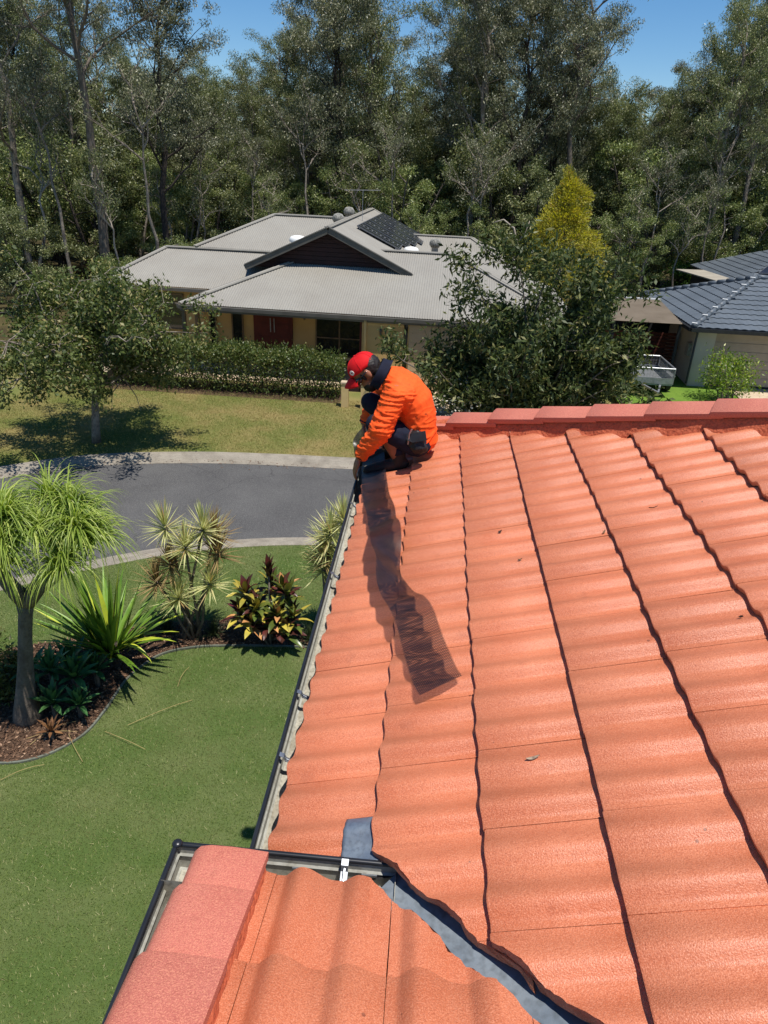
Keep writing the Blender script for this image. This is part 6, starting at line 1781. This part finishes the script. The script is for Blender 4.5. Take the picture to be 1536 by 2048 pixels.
    # ---- boots, flat on the tiles
    for an, name in ((anL, 'boot'), (anR, 'boot')):
        m = MB(); a = an + O
        toe = Vector((a.x - 0.19, a.y - 0.01, 0)); heel = Vector((a.x + 0.045, a.y, 0))
        zt = on_main(toe.x, toe.y) + 0.036; zh = on_main(heel.x, heel.y) + 0.040
        m.capsule([Vector((heel.x, heel.y, zh)) - O, Vector((a.x - 0.06, a.y, (zt + zh) / 2 + 0.006)) - O, Vector((toe.x, toe.y, zt)) - O], [0.038, 0.044, 0.036], 12)
        m.capsule([Vector((a.x + 0.01, a.y, zh)) - O, an + Vector((0.01, 0, 0.05))], [0.045, 0.048], 12)
        link(name, fuse(m, name, 0.008, 2), 'boot', E)
        MB().tube([an + Vector((0.008, 0, 0.03)), an + Vector((-0.004, 0, 0.075))], [0.051, 0.050], 14).build('sock', 'navy_cloth', E, True)
    # ---- cap: crown, panels' seams, peak, badge
    cp = MB(); vs = []; fs = []; seg = 28; rings = 9
    cu = (hu * 0.94 - hf * 0.12).normalized(); cfw = (hf - cu * hf.dot(cu)).normalized()
    c0 = hc + hu * 0.028
    for i in range(rings + 1):
        ph = (i / rings) * math.pi / 2
        for k in range(seg):
            th = 2 * math.pi * k / seg
            rx = 0.106 * math.cos(ph) ** 0.8; ry = 0.085 * math.cos(ph) ** 0.8
            z = 0.094 * math.sin(ph) ** 0.9
            dip = 0.003 * noise.noise(Vector((math.cos(th) * 2.2, math.sin(th) * 2.2, i * 0.4)))
            vs.append(c0 + cfw * (rx * math.cos(th)) + Y * (ry * math.sin(th)) + cu * (z + dip))
    for i in range(rings):
        for k in range(seg): fs.append((i * seg + k, i * seg + (k + 1) % seg, (i + 1) * seg + (k + 1) % seg, (i + 1) * seg + k))
    cap = cp.add(vs, fs).build('cap', 'red_cap', E, True); fix_normals(cap.data)
    so = cap.modifiers.new('solid', 'SOLIDIFY'); so.thickness = 0.004
    pk = MB(); vs = []; fs = []; nu, nv = 14, 7
    for i in range(nu + 1):
        u = -1 + 2 * i / nu
        for j in range(nv + 1):
            v = j / nv
            edge = math.sqrt(max(0, 1 - u * u * 0.92))
            fwd_ = 0.101 * math.sqrt(max(0, 1 - (u * 0.78) ** 2)) + 0.082 * v * edge
            vs.append(c0 + cfw * fwd_ + Y * (u * 0.076) + cu * (0.004 - 0.040 * u * u - 0.030 * v * v))
    for i in range(nu):
        for j in range(nv): fs.append((i * (nv + 1) + j, (i + 1) * (nv + 1) + j, (i + 1) * (nv + 1) + j + 1, i * (nv + 1) + j + 1))
    o = pk.add(vs, fs).build('peak', 'red_cap', cap, True); so = o.modifiers.new('solid', 'SOLIDIFY'); so.thickness = 0.004
    MB().ellipsoid(c0 + cu * 0.095, cfw * 0.008, Y * 0.008, cu * 0.005, 10, 6).build('button', 'red_cap', cap, True)
    sm_ = MB()
    for k in range(6):
        th = math.pi / 6 + math.pi / 3 * k
        sm_.tube([c0 + cfw * (0.1065 * math.cos(ph) ** 0.8 * math.cos(th)) + Y * (0.0855 * math.cos(ph) ** 0.8 * math.sin(th)) + cu * (0.0945 * math.sin(ph) ** 0.9) for ph in np.linspace(0.05, 1.5, 9)], 0.0016, 5, False)
    sm_.build('seam', 'red_cap', cap)
    th = -0.95; bc = c0 + cfw * (0.106 * math.cos(th) * 0.985) + Y * (0.085 * math.sin(th) * 0.985) + cu * 0.028
    bn = (cfw * math.cos(th) / 0.112 + Y * math.sin(th) / 0.09).normalized(); ba = bn.cross(cu).normalized(); bb = ba.cross(bn)
    vs = [bc + bn * 0.004 + (ba * math.cos(k * 0.3491) + bb * math.sin(k * 0.3491)) * 0.0165 for k in range(18)]
    bg_ = MB().prism(vs, bn * 0.003).build('badge', 'cap_badge', cap); fix_normals(bg_.data)
    vs = [bc + bn * 0.0073 + (ba * math.cos(k * 1.2566) + bb * math.sin(k * 1.2566)) * (0.006 if k % 1 == 0 else 0.003) for k in range(5)]
    o = MB().prism(vs, bn * 0.001).build('badge_mark', 'badge_red', cap); fix_normals(o.data)
    # ---- hair, beard, glasses
    h = MB(); h.ellipsoid(hc - hf * 0.034 + hu * 0.012, hf * 0.078, Y * 0.0785, hu * 0.086, 18, 12)
    h.ellipsoid(hc - hf * 0.052 - hu * 0.040, hf * 0.045, Y * 0.066, hu * 0.050, 14, 10)
    for sgn in (-1, 1): h.ellipsoid(hc + hf * 0.028 + Y * sgn * 0.068 - hu * 0.005, hf * 0.014, Y * 0.009, hu * 0.034, 10, 8)
    link('hair', fuse(h, 'hair', 0.006, 2, lambda co: 0.004 * noise.noise(co * 90)), 'hair_black', E)
    be = MB(); be.ellipsoid(hc + hf * 0.044 - hu * 0.078, hf * 0.054, Y * 0.058, hu * 0.052, 16, 10)
    link('beard', fuse(be, 'beard', 0.006, 1, lambda co: 0.004 * noise.noise(co * 120)), 'hair_black', E)
    gl = MB()
    for sgn in (-1, 1):
        gl.ellipsoid(hc + hf * 0.090 + Y * sgn * 0.036 - hu * 0.004, hf * 0.012, Y * 0.034, hu * 0.022, 14, 8)
        gl.ellipsoid(hc + hf * 0.066 + Y * sgn * 0.068 - hu * 0.004, hf * 0.026, Y * 0.008, hu * 0.019, 12, 8)
        gl.tube([hc + hf * 0.06 + Y * sgn * 0.077 + hu * 0.002, hc - hf * 0.015 + Y * sgn * 0.085 + hu * 0.006], 0.0042, 6)
    gl.build('sunglasses', 'glasses_black', E, True)
    # ---- tool pouch on the near hip
    po = MB(); pc = L(-0.055, 4.30, 5.435)
    po.ellipsoid(pc, Vector((0.062, 0, 0.012)), Vector((0, 0.034, 0)), Vector((-0.01, 0, 0.068)), 14, 10)
    po.ellipsoid(pc + Vector((0.02, -0.012, -0.045)), Vector((0.058, 0, 0)), Vector((0, 0.032, 0)), Vector((0, 0, 0.045)), 14, 10)
    pou = link('tool_pouch', fuse(po, 'tool_pouch', 0.006, 1, lambda co: 0.005 * noise.noise(co * 45)), 'black_nylon', E)
    vs = [pc + Vector((-0.06, -0.030, 0.045)), pc + Vector((0.055, -0.030, 0.075)), pc + Vector((0.068, -0.046, 0.02)), pc + Vector((-0.02, -0.05, 0.0)), pc + Vector((-0.06, -0.045, 0.012))]
    MB().prism(vs, (0, 0.006, 0)).build('flap', 'black_nylon', pou)
    MB().tube([pc + Vector((-0.05, -0.035, -0.02)), pc + Vector((-0.045, -0.04, 0.05)), pc + Vector((-0.03, -0.042, 0.085))], 0.006, 7).build('tool_handle', 'zinc', pou)
person()
